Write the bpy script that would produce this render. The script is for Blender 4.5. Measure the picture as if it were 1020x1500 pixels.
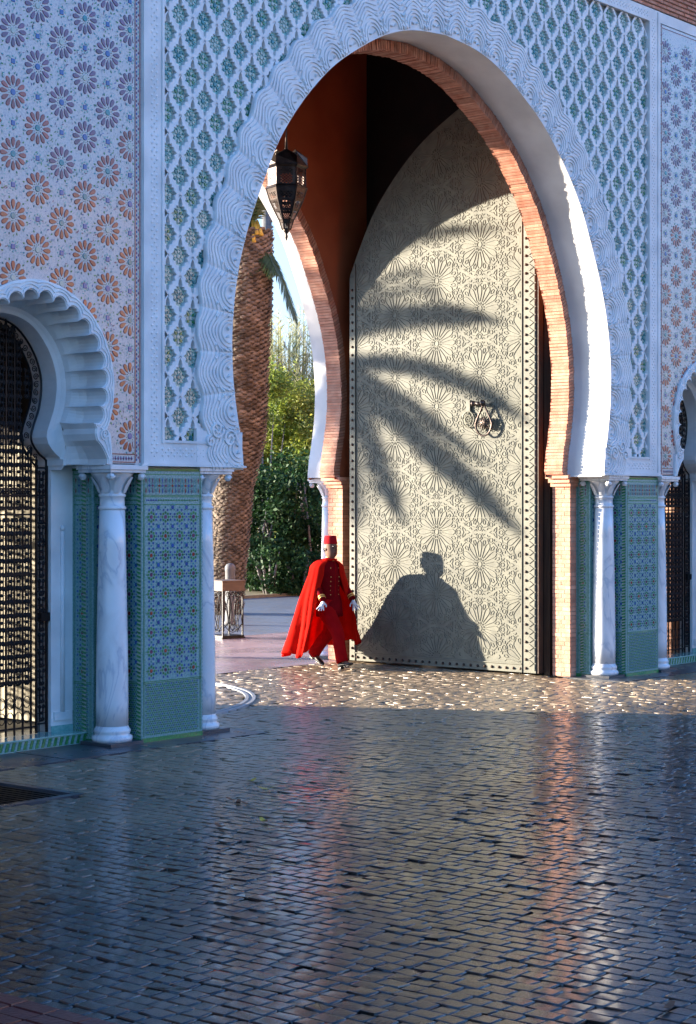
import bpy, math, random, bmesh
from mathutils import Vector, Matrix
R = math.radians
random.seed(7)
for o in list(bpy.data.objects): bpy.data.objects.remove(o)
sc = bpy.context.scene
COL = sc.collection

# ------------------------------------------------------------------ camera, sky, sun, exposure
CAMX, CAMY, CAMZ = -16.92, -12.8, 2.3
cd = bpy.data.cameras.new('camera'); cam = bpy.data.objects.new('camera', cd); COL.objects.link(cam)
cam.location = (CAMX, CAMY, CAMZ); cam.rotation_euler = (R(90), 0, R(-49.9))
cd.sensor_fit = 'VERTICAL'; cd.sensor_height = 36; cd.lens = 36*2700/1500; cd.shift_y = -0.01
cd.clip_end = 3000; cd.clip_start = .1
sc.camera = cam
SUN_EL = R(9.6)
TOSUN = Vector((-.48, .877, 0)).normalized()*math.cos(SUN_EL) + Vector((0, 0, math.sin(SUN_EL)))
w = bpy.data.worlds.new('World'); sc.world = w; w.use_nodes = True
nt = w.node_tree; bg = nt.nodes['Background']
sky = nt.nodes.new('ShaderNodeTexSky'); sky.sky_type = 'NISHITA'; sky.sun_disc = False
sky.sun_elevation = SUN_EL; sky.sun_rotation = math.atan2(TOSUN.x, TOSUN.y)
sky.air_density = 1.0; sky.dust_density = 1.4; sky.ozone_density = 6.0
# bright morning haze low in the sky, the same in every direction
tcw = nt.nodes.new('ShaderNodeTexCoord'); sxw = nt.nodes.new('ShaderNodeSeparateXYZ'); nt.links.new(tcw.outputs['Generated'], sxw.inputs[0])
mrw = nt.nodes.new('ShaderNodeMapRange'); mrw.interpolation_type = 'SMOOTHSTEP'
mrw.inputs[1].default_value = 0; mrw.inputs[2].default_value = .42; mrw.inputs[3].default_value = .80; mrw.inputs[4].default_value = 0
nt.links.new(sxw.outputs['Z'], mrw.inputs[0])
mxw = nt.nodes.new('ShaderNodeMix'); mxw.data_type = 'RGBA'; mxw.inputs[7].default_value = (1.25, 1.50, 1.85, 1)
nt.links.new(mrw.outputs[0], mxw.inputs[0]); nt.links.new(sky.outputs[0], mxw.inputs[6])
nt.links.new(mxw.outputs[2], bg.inputs[0]); bg.inputs[1].default_value = .15
sl = bpy.data.lights.new('sun', 'SUN'); so = bpy.data.objects.new('sun', sl); COL.objects.link(so)
sl.energy = 4.6; sl.angle = R(.55); sl.color = (1, .87, .70)
so.rotation_euler = TOSUN.to_track_quat('Z', 'Y').to_euler()
sc.view_settings.view_transform = 'Standard'; sc.view_settings.look = 'None'
sc.view_settings.exposure = 2.45; sc.view_settings.gamma = 1
sc.render.engine = 'CYCLES'

# ------------------------------------------------------------------ materials
MATS = {}
def mat(name, col, rough=.6, col2=None, scale=6, detail=4, bump=0, bscale=40, metal=0, spec=.5,
        trans=0, sheen=0, mixpow=(.35, .65), rough2=None, coat=0, coords='pos', stretch=None, randv=0):
    m = bpy.data.materials.new(name); m.use_nodes = True; MATS[name] = m
    n = m.node_tree.nodes; L = m.node_tree.links; b = n['Principled BSDF']
    b.inputs['Base Color'].default_value = (*col, 1); b.inputs['Roughness'].default_value = rough
    b.inputs['Metallic'].default_value = metal; b.inputs['Specular IOR Level'].default_value = spec
    b.inputs['Coat Weight'].default_value = coat; b.inputs['Coat Roughness'].default_value = .08
    g = n.new('ShaderNodeNewGeometry'); vec = g.outputs['Position']
    if coords == 'obj':
        tc = n.new('ShaderNodeTexCoord'); vec = tc.outputs['Object']
    if stretch:
        mp = n.new('ShaderNodeMapping'); mp.inputs['Scale'].default_value = stretch
        L.new(vec, mp.inputs[0]); vec = mp.outputs[0]
    colout = None
    if col2:
        t = n.new('ShaderNodeTexNoise'); t.inputs['Scale'].default_value = scale; t.inputs['Detail'].default_value = detail
        L.new(vec, t.inputs['Vector'])
        r = n.new('ShaderNodeValToRGB'); r.color_ramp.elements[0].position = mixpow[0]; r.color_ramp.elements[1].position = mixpow[1]
        r.color_ramp.elements[0].color = (*col, 1); r.color_ramp.elements[1].color = (*col2, 1)
        L.new(t.outputs['Fac'], r.inputs[0]); colout = r.outputs[0]
        if rough2 is not None:
            mr = n.new('ShaderNodeMapRange'); mr.inputs[1].default_value = .35; mr.inputs[2].default_value = .65
            mr.inputs[3].default_value = rough; mr.inputs[4].default_value = rough2
            L.new(t.outputs['Fac'], mr.inputs[0]); L.new(mr.outputs[0], b.inputs['Roughness'])
    if randv:
        oi = n.new('ShaderNodeObjectInfo') if randv < 0 else None
        src = oi.outputs['Random'] if oi else g.outputs['Random Per Island']
        mr = n.new('ShaderNodeMapRange'); mr.inputs[3].default_value = 1-abs(randv); mr.inputs[4].default_value = 1+abs(randv)
        L.new(src, mr.inputs[0])
        hs = n.new('ShaderNodeHueSaturation'); L.new(mr.outputs[0], hs.inputs['Value'])
        if colout: L.new(colout, hs.inputs['Color'])
        else: hs.inputs['Color'].default_value = (*col, 1)
        colout = hs.outputs[0]
    if colout: L.new(colout, b.inputs['Base Color'])
    if bump:
        t2 = n.new('ShaderNodeTexNoise'); t2.inputs['Scale'].default_value = bscale; t2.inputs['Detail'].default_value = 5
        L.new(vec, t2.inputs['Vector'])
        bp = n.new('ShaderNodeBump'); bp.inputs['Strength'].default_value = bump; bp.inputs['Distance'].default_value = .01
        L.new(t2.outputs['Fac'], bp.inputs['Height']); L.new(bp.outputs[0], b.inputs['Normal'])
    if trans:
        tr = n.new('ShaderNodeBsdfTranslucent'); mx = n.new('ShaderNodeMixShader'); mx.inputs[0].default_value = trans
        if colout: L.new(colout, tr.inputs[0])
        else: tr.inputs[0].default_value = (*col, 1)
        out = n['Material Output']
        L.new(b.outputs[0], mx.inputs[1]); L.new(tr.outputs[0], mx.inputs[2]); L.new(mx.outputs[0], out.inputs[0])
    return m
STUCCO = mat('stucco', (.80, .79, .77), .7, (.62, .62, .61), 2.5, bump=.15, bscale=60)
CARVED = mat('carved_stucco', (.80, .79, .77), .65, (.68, .68, .68), 5, bump=.25, bscale=90)
JAMB = mat('smooth_plaster', (.78, .77, .75), .6, (.62, .61, .60), 1.8, bump=.08, bscale=30)
MARBLE = mat('veined_marble', (.78, .78, .78), .25, (.42, .46, .52), 2.6, 10, mixpow=(.49, .62), stretch=(1, 1, .45), coat=.3)
BRICK = mat('thin_brick', (.46, .17, .10), .8, (.56, .27, .18), 9, bump=.5, bscale=60, randv=-.22)
BRICKJ = mat('brick_courses', (.50, .21, .13), .8, (.60, .31, .21), 9, bump=.5, bscale=60, randv=.2)
MORTAR = mat('mortar', (.46, .30, .23), .9, (.36, .22, .16), 12, bump=.4)
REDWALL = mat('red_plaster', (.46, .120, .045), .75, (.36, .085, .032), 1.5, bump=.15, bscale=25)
DARKWALL = mat('shade_dark_plaster', (.016, .011, .009), .85, (.024, .015, .012), 3, bump=.3)  # near black: interior shade put into the plaster colour
CREAMW = mat('cream_plaster', (.44, .40, .30), .8, (.30, .27, .20), 3, bump=.15)
DOOR = mat('door_metal', (.165, .163, .124), .5, (.120, .120, .094), 5, bump=.15, bscale=50, metal=.0, spec=.35)
DOORB = mat('door_back_metal', (.156, .154, .117), .55, (.110, .110, .086), 8, bump=.15, bscale=50, metal=.0, spec=.3)
DOOREDGE = mat('dark_timber', (.045, .022, .012), .6, (.08, .04, .02), 5, stretch=(6, 6, .6), bump=.3)
IRON = mat('black_iron', (.012, .012, .014), .4, metal=.6)
BRONZE = mat('dark_bronze', (.10, .075, .065), .35, (.06, .045, .04), 14, metal=.8, bump=.2)
BRASS = mat('pale_brass', (.62, .52, .33), .35, metal=.6)
BASEZ = mat('zellige_white', (.23, .38, .38), .38, (.12, .28, .27), 55, 2, mixpow=(.45, .55), bump=.2, bscale=120, coat=.0)
BASER = mat('rosette_ground', (.54, .51, .50), .20, (.36, .38, .40), 45, 3, mixpow=(.5, .62), bump=.35, bscale=110, coat=.4)
GREEN = mat('green_glaze', (.045, .26, .07), .2, (.02, .14, .045), 60, randv=.25, coat=.4)
BLUE = mat('cobalt_glaze', (.018, .06, .25), .2, (.02, .10, .30), 60, randv=.25, coat=.4)
TEAL = mat('teal_glaze', (.03, .25, .27), .18, (.02, .15, .17), 60, randv=.3, coat=.4)
MAROON = mat('maroon_glaze', (.20, .018, .022), .18, (.34, .05, .028), 5, 3, randv=.2, coat=.5)
PLUM = mat('plum_glaze', (.11, .03, .085), .18, (.17, .05, .12), 12, randv=.2, coat=.5)
CREAMT = mat('cream_glaze', (.46, .47, .40), .18, (.33, .40, .34), 60, coat=.4, bump=.2, bscale=90)
SEA = mat('seagreen_glaze', (.28, .50, .46), .18, (.14, .38, .34), 30, coat=.4)

def veins(m):
    n = m.node_tree.nodes; L = m.node_tree.links
    nz = [q for q in n if q.bl_idname == 'ShaderNodeTexNoise'][0]; nz.inputs['Distortion'].default_value = 1.2
    r = [q for q in n if q.bl_idname == 'ShaderNodeValToRGB'][0].color_ramp
    a, c = r.elements[0].color[:], r.elements[1].color[:]
    r.elements[0].position = .40; r.elements[1].position = .505; r.elements[1].color = c
    r.elements[1].color = (.50, .53, .58, 1)
    e = r.elements.new(.478); e.color = tuple(a[i]*.88 for i in range(3))+(1,)
    e = r.elements.new(.535); e.color = tuple(a[i]*.92 for i in range(3))+(1,)
    e = r.elements.new(.75); e.color = tuple(a[i]*.80 for i in range(3))+(1,)
veins(MARBLE)
def cobble_mat(name, c1, c2, r1, r2):
    m = mat(name, c1, r1, c2, 3.5, 5, bump=.0, randv=.35)
    n = m.node_tree.nodes; L = m.node_tree.links; b = n['Principled BSDF']
    g = n.new('ShaderNodeNewGeometry')
    t = n.new('ShaderNodeTexNoise'); t.inputs['Scale'].default_value = .55; t.inputs['Detail'].default_value = 4
    L.new(g.outputs['Position'], t.inputs['Vector'])
    mr = n.new('ShaderNodeMapRange'); mr.inputs[1].default_value = .38; mr.inputs[2].default_value = .62
    mr.inputs[3].default_value = r1; mr.inputs[4].default_value = r2
    L.new(t.outputs['Fac'], mr.inputs[0]); L.new(mr.outputs[0], b.inputs['Roughness'])
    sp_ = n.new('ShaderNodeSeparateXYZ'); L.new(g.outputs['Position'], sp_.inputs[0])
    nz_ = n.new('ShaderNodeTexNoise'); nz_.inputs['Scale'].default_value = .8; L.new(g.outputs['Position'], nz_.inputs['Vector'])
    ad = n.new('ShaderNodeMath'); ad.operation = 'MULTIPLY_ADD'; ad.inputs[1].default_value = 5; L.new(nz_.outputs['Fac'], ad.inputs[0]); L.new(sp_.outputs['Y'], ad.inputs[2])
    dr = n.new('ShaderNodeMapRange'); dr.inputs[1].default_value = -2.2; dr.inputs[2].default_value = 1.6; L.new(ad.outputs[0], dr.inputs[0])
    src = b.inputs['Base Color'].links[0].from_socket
    mc = n.new('ShaderNodeMix'); mc.data_type = 'RGBA'; mc.blend_type = 'MIX'; mc.inputs[7].default_value = (.34, .25, .155, 1)  # tan toward the arch: sunlit ground patch put into the stone colour
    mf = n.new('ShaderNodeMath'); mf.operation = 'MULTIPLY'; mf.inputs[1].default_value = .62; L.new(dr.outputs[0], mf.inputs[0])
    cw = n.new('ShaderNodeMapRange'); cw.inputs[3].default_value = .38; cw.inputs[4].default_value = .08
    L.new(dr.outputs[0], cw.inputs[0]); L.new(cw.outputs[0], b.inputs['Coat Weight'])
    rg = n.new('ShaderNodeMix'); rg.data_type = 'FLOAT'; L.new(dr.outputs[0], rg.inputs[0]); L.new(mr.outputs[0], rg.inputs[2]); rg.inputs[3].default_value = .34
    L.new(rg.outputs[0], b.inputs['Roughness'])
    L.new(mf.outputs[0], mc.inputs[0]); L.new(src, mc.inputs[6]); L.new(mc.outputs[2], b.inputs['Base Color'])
    a = n.new('ShaderNodeTexNoise'); a.inputs['Scale'].default_value = 38; a.inputs['Detail'].default_value = 6; a.inputs['Roughness'].default_value = .65
    L.new(g.outputs['Position'], a.inputs['Vector'])
    b.inputs['Coat Weight'].default_value = .22; b.inputs['Coat Roughness'].default_value = .10; b.inputs['Specular IOR Level'].default_value = .5
    bp = n.new('ShaderNodeBump'); bp.inputs['Strength'].default_value = .40; bp.inputs['Distance'].default_value = .008
    L.new(a.outputs['Fac'], bp.inputs['Height']); L.new(bp.outputs[0], b.inputs['Normal'])
    return m
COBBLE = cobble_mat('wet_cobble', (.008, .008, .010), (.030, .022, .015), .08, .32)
JOINT = mat('wet_joint', (.012, .012, .012), .6, (.02, .018, .014), 20, bump=.5)
PLAZA = mat('rose_paving', (.36, .26, .26), .35, (.28, .22, .24), .9, 6, bump=.25, bscale=60, rough2=.16)
ASPHALT = mat('blue_asphalt', (.12, .145, .18), .5, (.16, .17, .19), 2, bump=.4, bscale=90, rough2=.3)
SLAB = mat('dark_slab', (.04, .045, .055), .25, (.07, .07, .075), 4, bump=.25, rough2=.4)
REDPAVE = mat('red_paver', (.13, .028, .022), .3, (.09, .02, .018), 10, bump=.4, randv=.3)
PALESTONE = mat('pale_stone', (.24, .245, .25), .5, (.27, .28, .3), 9, bump=.3)
SOIL = mat('dry_verge', (.16, .13, .08), .9, (.22, .19, .11), 8, bump=.6)
GROUND = mat('ground_earth', (.12, .11, .09), .9, (.09, .08, .06), 2)
CAPE = mat('red_wool', (.66, .014, .006), .85, (.56, .010, .005), 7, bump=.1, bscale=200, trans=.35, spec=.05)
TUNIC = mat('crimson_cloth', (.20, .003, .007), .8, (.15, .002, .005), 12, bump=.1, bscale=200, spec=.05)
TROUS = mat('scarlet_cloth', (.36, .004, .006), .8, (.30, .003, .005), 12, spec=.05)
FEZM = mat('fez_felt', (.34, .006, .012), .85, spec=.1)
SKIN = mat('skin', (.17, .078, .045), .7)
GLOVE = mat('white_cotton', (.75, .75, .78), .8)
BLACK = mat('black_leather', (.012, .011, .011), .5)
GOLD = mat('gold_braid', (.75, .48, .15), .35, metal=.7)
PALMT = mat('palm_boots', (.215, .165, .12), .9, (.09, .068, .05), 5, bump=.6, bscale=25, randv=.35)
PALML = mat('palm_leaflet', (.055, .10, .030), .45, (.10, .13, .04), 2, trans=.3, randv=.3)
PALMY = mat('date_stalk', (.65, .42, .05), .6, (.5, .3, .04), 20)
LEAF1 = mat('dark_leaf', (.014, .045, .014), .6, (.03, .075, .02), 1.5, trans=.2, randv=.4, spec=.2)
LEAF2 = mat('bright_leaf', (.17, .25, .035), .5, (.30, .31, .06), .9, trans=.45, randv=.35)
LEAF3 = mat('pale_leaf', (.38, .42, .20), .6, (.48, .45, .26), 1.2, trans=.5, randv=.3)
TWIG = mat('pale_twig', (.20, .19, .19), .8)
GREYTR = mat('grey_trunk', (.10, .105, .11), .9, (.16, .16, .16), 6, bump=.5)
WOODTOP = mat('box_timber', (.10, .065, .045), .6, (.07, .045, .03), 4, stretch=(1, 1, 8), bump=.2)
OCHRE = mat('ochre_wall', (.48, .26, .18), .85, (.42, .23, .15), .5)
DLEAF = mat('dry_leaf', (.22, .08, .03), .7, (.14, .05, .02), 20)

# ------------------------------------------------------------------ helpers
class MB:
    def __init__(s): s.v = []; s.f = []; s.m = []; s.mats = []; s.sm = []
    def mi(s, m):
        if m not in s.mats: s.mats.append(m)
        return s.mats.index(m)
    def add(s, vs, fs, m, smooth=False):
        b = len(s.v); s.v.extend([tuple(p) for p in vs]); i = s.mi(m)
        for f in fs: s.f.append([b+k for k in f]); s.m.append(i); s.sm.append(smooth)
    def box(s, x0, x1, y0, y1, z0, z1, m):
        vs = [(x0,y0,z0),(x1,y0,z0),(x1,y1,z0),(x0,y1,z0),(x0,y0,z1),(x1,y0,z1),(x1,y1,z1),(x0,y1,z1)]
        s.add(vs, [(0,3,2,1),(4,5,6,7),(0,1,5,4),(1,2,6,5),(2,3,7,6),(3,0,4,7)], m)
    def quad(s, a, b, c, d, m): s.add([a,b,c,d], [(0,1,2,3)], m)
    def tube(s, pts, r, m, n=6, cap=True, smooth=True):
        pts = [Vector(p) for p in pts]; rs = r if isinstance(r, (list, tuple)) else [r]*len(pts)
        vs = []; fs = []; up = None
        for i, p in enumerate(pts):
            d = (pts[min(i+1, len(pts)-1)]-pts[max(i-1, 0)])
            if d.length < 1e-9: d = Vector((0,0,1))
            d.normalize()
            if up is None: up = d.orthogonal().normalized()
            up = (up - d*up.dot(d));
            if up.length < 1e-6: up = d.orthogonal()
            up.normalize(); sd = d.cross(up)
            for k in range(n):
                a = 2*math.pi*k/n; vs.append(p + (up*math.cos(a)+sd*math.sin(a))*rs[i])
        for i in range(len(pts)-1):
            for k in range(n):
                fs.append((i*n+k, i*n+(k+1)%n, (i+1)*n+(k+1)%n, (i+1)*n+k))
        if cap: fs.append(tuple(range(n-1, -1, -1))); fs.append(tuple((len(pts)-1)*n+k for k in range(n)))
        s.add(vs, fs, m, smooth)
    def lathe(s, prof, m, n=24, c=(0,0,0), smooth=True, cap=True, rot=0, sx=1, sy=1):
        vs = []; fs = []
        for r, z in prof:
            for k in range(n):
                a = 2*math.pi*k/n+rot; vs.append((c[0]+r*math.cos(a)*sx, c[1]+r*math.sin(a)*sy, c[2]+z))
        for i in range(len(prof)-1):
            for k in range(n): fs.append((i*n+k, i*n+(k+1)%n, (i+1)*n+(k+1)%n, (i+1)*n+k))
        if cap: fs.append(tuple(range(n-1, -1, -1))); fs.append(tuple((len(prof)-1)*n+k for k in range(n)))
        s.add(vs, fs, m, smooth)
    def loft(s, rings, m, cap=True, smooth=True, closed=True):
        n = len(rings[0]); vs = [p for r in rings for p in r]; fs = []
        for i in range(len(rings)-1):
            for k in range(n if closed else n-1):
                fs.append((i*n+k, i*n+(k+1)%n, (i+1)*n+(k+1)%n, (i+1)*n+k))
        if cap and closed: fs.append(tuple(range(n-1, -1, -1))); fs.append(tuple((len(rings)-1)*n+k for k in range(n)))
        s.add(vs, fs, m, smooth)
    def sphere(s, c, r, m, n=8, sz=1):
        prof = [(max(r*math.sin(math.pi*i/n), 1e-4), -r*sz*math.cos(math.pi*i/n)) for i in range(n+1)]
        s.lathe(prof, m, n+2, c)
    def prism(s, poly, y0, y1, m, cham=0, fr=None, m2=None):
        # poly in (x,z); front at y0 (towards -y), back y1 ; fr maps (a,depth,b) -> 3D
        n = len(poly); cx = sum(p[0] for p in poly)/n; cz = sum(p[1] for p in poly)/n
        T = fr or (lambda a, d, b: (a, d, b))
        d = (y1-y0)
        def inset(p):
            vx, vz = p[0]-cx, p[1]-cz; l = math.hypot(vx, vz) or 1; k = max(0, (l-cham)/l)
            return (cx+vx*k, cz+vz*k)
        if cham:
            ins = [inset(p) for p in poly]
            vs = [T(p[0], y0, p[1]) for p in ins]+[T(p[0], y0+d*.45, p[1]) for p in poly]+[T(p[0], y1, p[1]) for p in poly]
            fs = [tuple(range(n))]
            for i in range(n):
                j = (i+1) % n; fs += [(i, n+i, n+j, j), (n+i, 2*n+i, 2*n+j, n+j)]
        else:
            vs = [T(p[0], y0, p[1]) for p in poly]+[T(p[0], y1, p[1]) for p in poly]
            fs = [tuple(range(n))]+[(i, n+i, n+(i+1) % n, (i+1) % n) for i in range(n)]
        s.add(vs, fs, m)
    def mesh(s, name):
        me = bpy.data.meshes.new(name); me.from_pydata(s.v, [], s.f)
        for m in s.mats: me.materials.append(m)
        me.polygons.foreach_set('material_index', s.m); me.polygons.foreach_set('use_smooth', s.sm)
        me.update(); return me
    def build(s, name, parent=None, kind=None, fix=True, loc=None):
        me = s.mesh(name)
        if fix and len(me.polygons) < 60000:
            bm = bmesh.new(); bm.from_mesh(me); bmesh.ops.recalc_face_normals(bm, faces=bm.faces); bm.to_mesh(me); bm.free()
        return link(me, name, parent, kind, loc)
def link(me, name, parent=None, kind=None, loc=None):
    o = bpy.data.objects.new(name, me); COL.objects.link(o)
    if parent: o.parent = parent
    if loc: o.location = loc
    if kind: o['kind'] = kind
    return o
def thing(name, loc, label, cat, group=None, rz=0):
    o = bpy.data.objects.new(name, None); COL.objects.link(o); o.location = loc; o.rotation_euler = (0,0,rz)
    o['label'] = label; o['category'] = cat
    if group: o['group'] = group
    return o
def tag(o, label, cat, group=None):
    o['label'] = label; o['category'] = cat
    if group: o['group'] = group
    return o
def smooth_pts(P, n=6):
    out = []
    for i in range(len(P)-1):
        p0 = P[max(i-1,0)]; p1 = P[i]; p2 = P[i+1]; p3 = P[min(i+2,len(P)-1)]
        for k in range(n):
            t = k/n
            out.append(tuple(.5*((2*p1[j])+(-p0[j]+p2[j])*t+(2*p0[j]-5*p1[j]+4*p2[j]-p3[j])*t*t+(-p0[j]+3*p1[j]-3*p2[j]+p3[j])*t**3) for j in range(len(p1))))
    out.append(tuple(P[-1])); return out
def arclen(P):
    L = [0]
    for i in range(1, len(P)): L.append(L[-1]+math.dist(P[i], P[i-1]))
    return L
class Curve2:                     # arclength-parametrised plane curve
    def __init__(s, P): s.P = P; s.L = arclen(P); s.len = s.L[-1]
    def at(s, t):
        t = min(max(t, 0), s.len-1e-6); import bisect
        i = min(bisect.bisect_right(s.L, t)-1, len(s.P)-2); u = (t-s.L[i])/(s.L[i+1]-s.L[i])
        a, b = s.P[i], s.P[i+1]
        return (a[0]+(b[0]-a[0])*u, a[1]+(b[1]-a[1])*u)
    def nrm(s, t, e=.05):
        a = s.at(t-e); b = s.at(t+e); dx, dz = b[0]-a[0], b[1]-a[1]; l = math.hypot(dx, dz) or 1
        return (-dz/l, dx/l)      # left of travel direction

HALF = [(3.38,2.65),(3.40,2.85),(3.465,3.15),(3.525,3.5),(3.545,3.85),(3.535,4.1),(3.50,4.4),(3.43,4.72),(3.32,5.05),(3.2,5.33),
        (3.06,5.62),(2.86,6.0),(2.6,6.35),(2.3,6.67),(1.95,6.97),(1.55,7.22),(1.1,7.45),(.6,7.60),(0,7.66)]
HS = smooth_pts(HALF, 5)
FULL = [(-x, z) for x, z in HS] + [(x, z) for x, z in HS[::-1][1:]]     # left impost -> apex -> right impost
ARC = Curve2(FULL)
def offset_curve(P, d):           # + = towards the outside of the arch
    c = Curve2(P); out = []
    for i, p in enumerate(P):
        n = c.nrm(c.L[i], .08); out.append((p[0]+n[0]*d, p[1]+n[1]*d))
    return out
# travel is left->up->right (clockwise): left-of-travel is outward
BRI = offset_curve(FULL, -.13); BRI[0] = (-3.27, 2.65); BRI[-1] = (3.27, 2.65)

# wall plate with an arch opening: everything between the curve and a rectangle
def arch_plate(mb, P, y, x0, x1, z0, z1, m):
    n = len(P); mid = n//2
    for i in range(n-1):
        a, b = P[i], P[i+1]
        xs = x0 if i < mid else x1
        mb.quad((xs, y, a[1]), (a[0], y, a[1]), (b[0], y, b[1]), (xs, y, b[1]), m)
    top = P[mid][1]
    if z1 > top: mb.quad((x0,y,top),(x1,y,top),(x1,y,z1),(x0,y,z1), m)
    if P[0][1] > z0:
        mb.quad((x0,y,z0),(P[0][0],y,z0),(P[0][0],y,P[0][1]),(x0,y,P[0][1]), m)
        mb.quad((P[-1][0],y,z0),(x1,y,z0),(x1,y,P[0][1]),(P[-1][0],y,P[0][1]), m)
def ribbon(mb, P, y0, y1, m, smooth=True):
    n = len(P); vs = [(p[0], y0, p[1]) for p in P]+[(p[0], y1, p[1]) for p in P]
    mb.add(vs, [(i, i+1, n+i+1, n+i) for i in range(n-1)], m, smooth)

# ------------------------------------------------------------------ gatehouse: masses
gate = thing('gatehouse', (0, 0, 0), 'huge white carved gatehouse with a tall horseshoe arch, star lattice and tiled piers', 'gatehouse')
Y_BR0, Y_BR1 = .54, .82           # brick ring, front arch
YB0, YB1, YB2 = 4.45, 4.73, 5.05   # back arch: brick ring then plaster to the rear face
W_IN = 4.0                         # chamber half width
ZTOP = 9.6
PX0, PX1, PXJ = 3.95, 4.77, 3.59   # front pier
BAYC = 6.07
mb = MB()
# plaster reveal of the front arch, wall behind the lattice
ribbon(mb, FULL, -.02, Y_BR0+.02, JAMB)
arch_plate(mb, FULL, .062, -4.80, 4.80, 2.62, 8.9, STUCCO)
mb.build('arch_reveal', gate)
mb = MB()   # interior shell: inner faces of front and back wall, sides, ceiling
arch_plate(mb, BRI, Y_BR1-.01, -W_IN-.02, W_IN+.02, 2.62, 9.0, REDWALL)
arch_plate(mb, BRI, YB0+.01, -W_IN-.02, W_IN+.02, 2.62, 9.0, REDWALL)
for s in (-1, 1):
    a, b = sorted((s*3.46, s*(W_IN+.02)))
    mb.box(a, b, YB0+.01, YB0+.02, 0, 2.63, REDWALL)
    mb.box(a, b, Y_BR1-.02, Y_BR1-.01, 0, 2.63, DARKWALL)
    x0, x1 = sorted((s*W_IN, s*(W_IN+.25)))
    mb.box(x0, x1, .60, YB2-.1, 0, 9.0, DARKWALL)  # chamber sides near black: shade in the colour, less bounce on the door
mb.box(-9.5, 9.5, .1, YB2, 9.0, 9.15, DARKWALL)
mb.build('chamber_wall', gate)
# piers
def rect_pier(mb, pts, z0, z1, m):   # vertical faces along a plan polyline
    for i in range(len(pts)-1):
        (xa, ya), (xb, yb) = pts[i], pts[i+1]
        mb.quad((xa, ya, z0), (xb, yb, z0), (xb, yb, z1), (xa, ya, z1), m)
for s in (-1, 1):
    mb = MB()
    rect_pier(mb, [(s*PXJ, Y_BR0), (s*PXJ, .33), (s*PX0, .33), (s*PX0, 0), (s*PX1, 0), (s*PX1, .33), (s*(BAYC-.98), .33), (s*(BAYC-.98), .62)], 0, 2.62, BASEZ)
    mb.box(min(s*PXJ, s*5.09), max(s*PXJ, s*5.09), .34, .80, 2.60, 2.64, STUCCO)
    mb.build('tiled_pier', gate); mb = MB()
    rect_pier(mb, [(s*(BAYC+.98), .62), (s*(BAYC+.98), .33), (s*7.37, .33), (s*7.37, 0), (s*8.17, 0)], 0, 2.62, BASEZ)
    mb.build('tiled_pier', gate)
mb = MB()   # mass between centre and side passages, side passage shell, outer wings and rear wall
for s in (-1, 1):
    def bx(a, b, y0, y1, z0, z1, m): mb.box(min(s*a, s*b), max(s*a, s*b), y0, y1, z0, z1, m)
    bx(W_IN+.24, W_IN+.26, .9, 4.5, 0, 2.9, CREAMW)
    bx(W_IN+.24, W_IN+.255, .9, 4.5, 2.9, 8.9, DARKWALL)  # same wall above the sunlit cream part, its shade painted near black
    bx(7.8, 7.82, .8, 4.7, 0, 8.9, DARKWALL)
    bx(4.26, 5.36, .78, .80, 0, 2.64, DARKWALL); bx(6.78, 8.1, .78, .80, 0, 2.64, DARKWALL)
    bx(4.26, 7.8, .9, 4.7, 4.3, 4.4, DARKWALL)
    # rear wall with the side opening
    bx(4.1, 5.35, 4.7, YB2, 0, 9.0, OCHRE); bx(6.8, 9.4, 4.7, YB2, 0, 9.0, OCHRE); bx(5.35, 6.8, 4.7, YB2, 3.55, 9.0, OCHRE)
    bx(7.4, 9.4, .02, 4.7, 0, 9.0, OCHRE)
arch_plate(mb, FULL, YB2, -4.1, 4.1, 2.62, 9.0, OCHRE)
mb.box(-9.4, 9.4, .02, YB2, 9.16, ZTOP, OCHRE)
mb.build('outer_wall', gate)
for s in (-1, 1):
    mb = MB(); mb.box(min(s*9.42, s*46), max(s*9.42, s*46), .05, 1.2, 0, 9.5, OCHRE); mb.build('wing_wall', gate)
mb = MB()
ribbon(mb, FULL, YB1-.01, YB2+.02, JAMB)
mb.build('rear_arch_reveal', gate)
for s in (-1, 1):
    mb = MB()
    rect_pier(mb, [(s*3.59, YB1), (s*3.59, YB2-.32), (s*3.95, YB2-.32), (s*3.95, YB2)], 0, 2.62, BASEZ)
    mb.build('rear_pier', gate)

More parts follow.
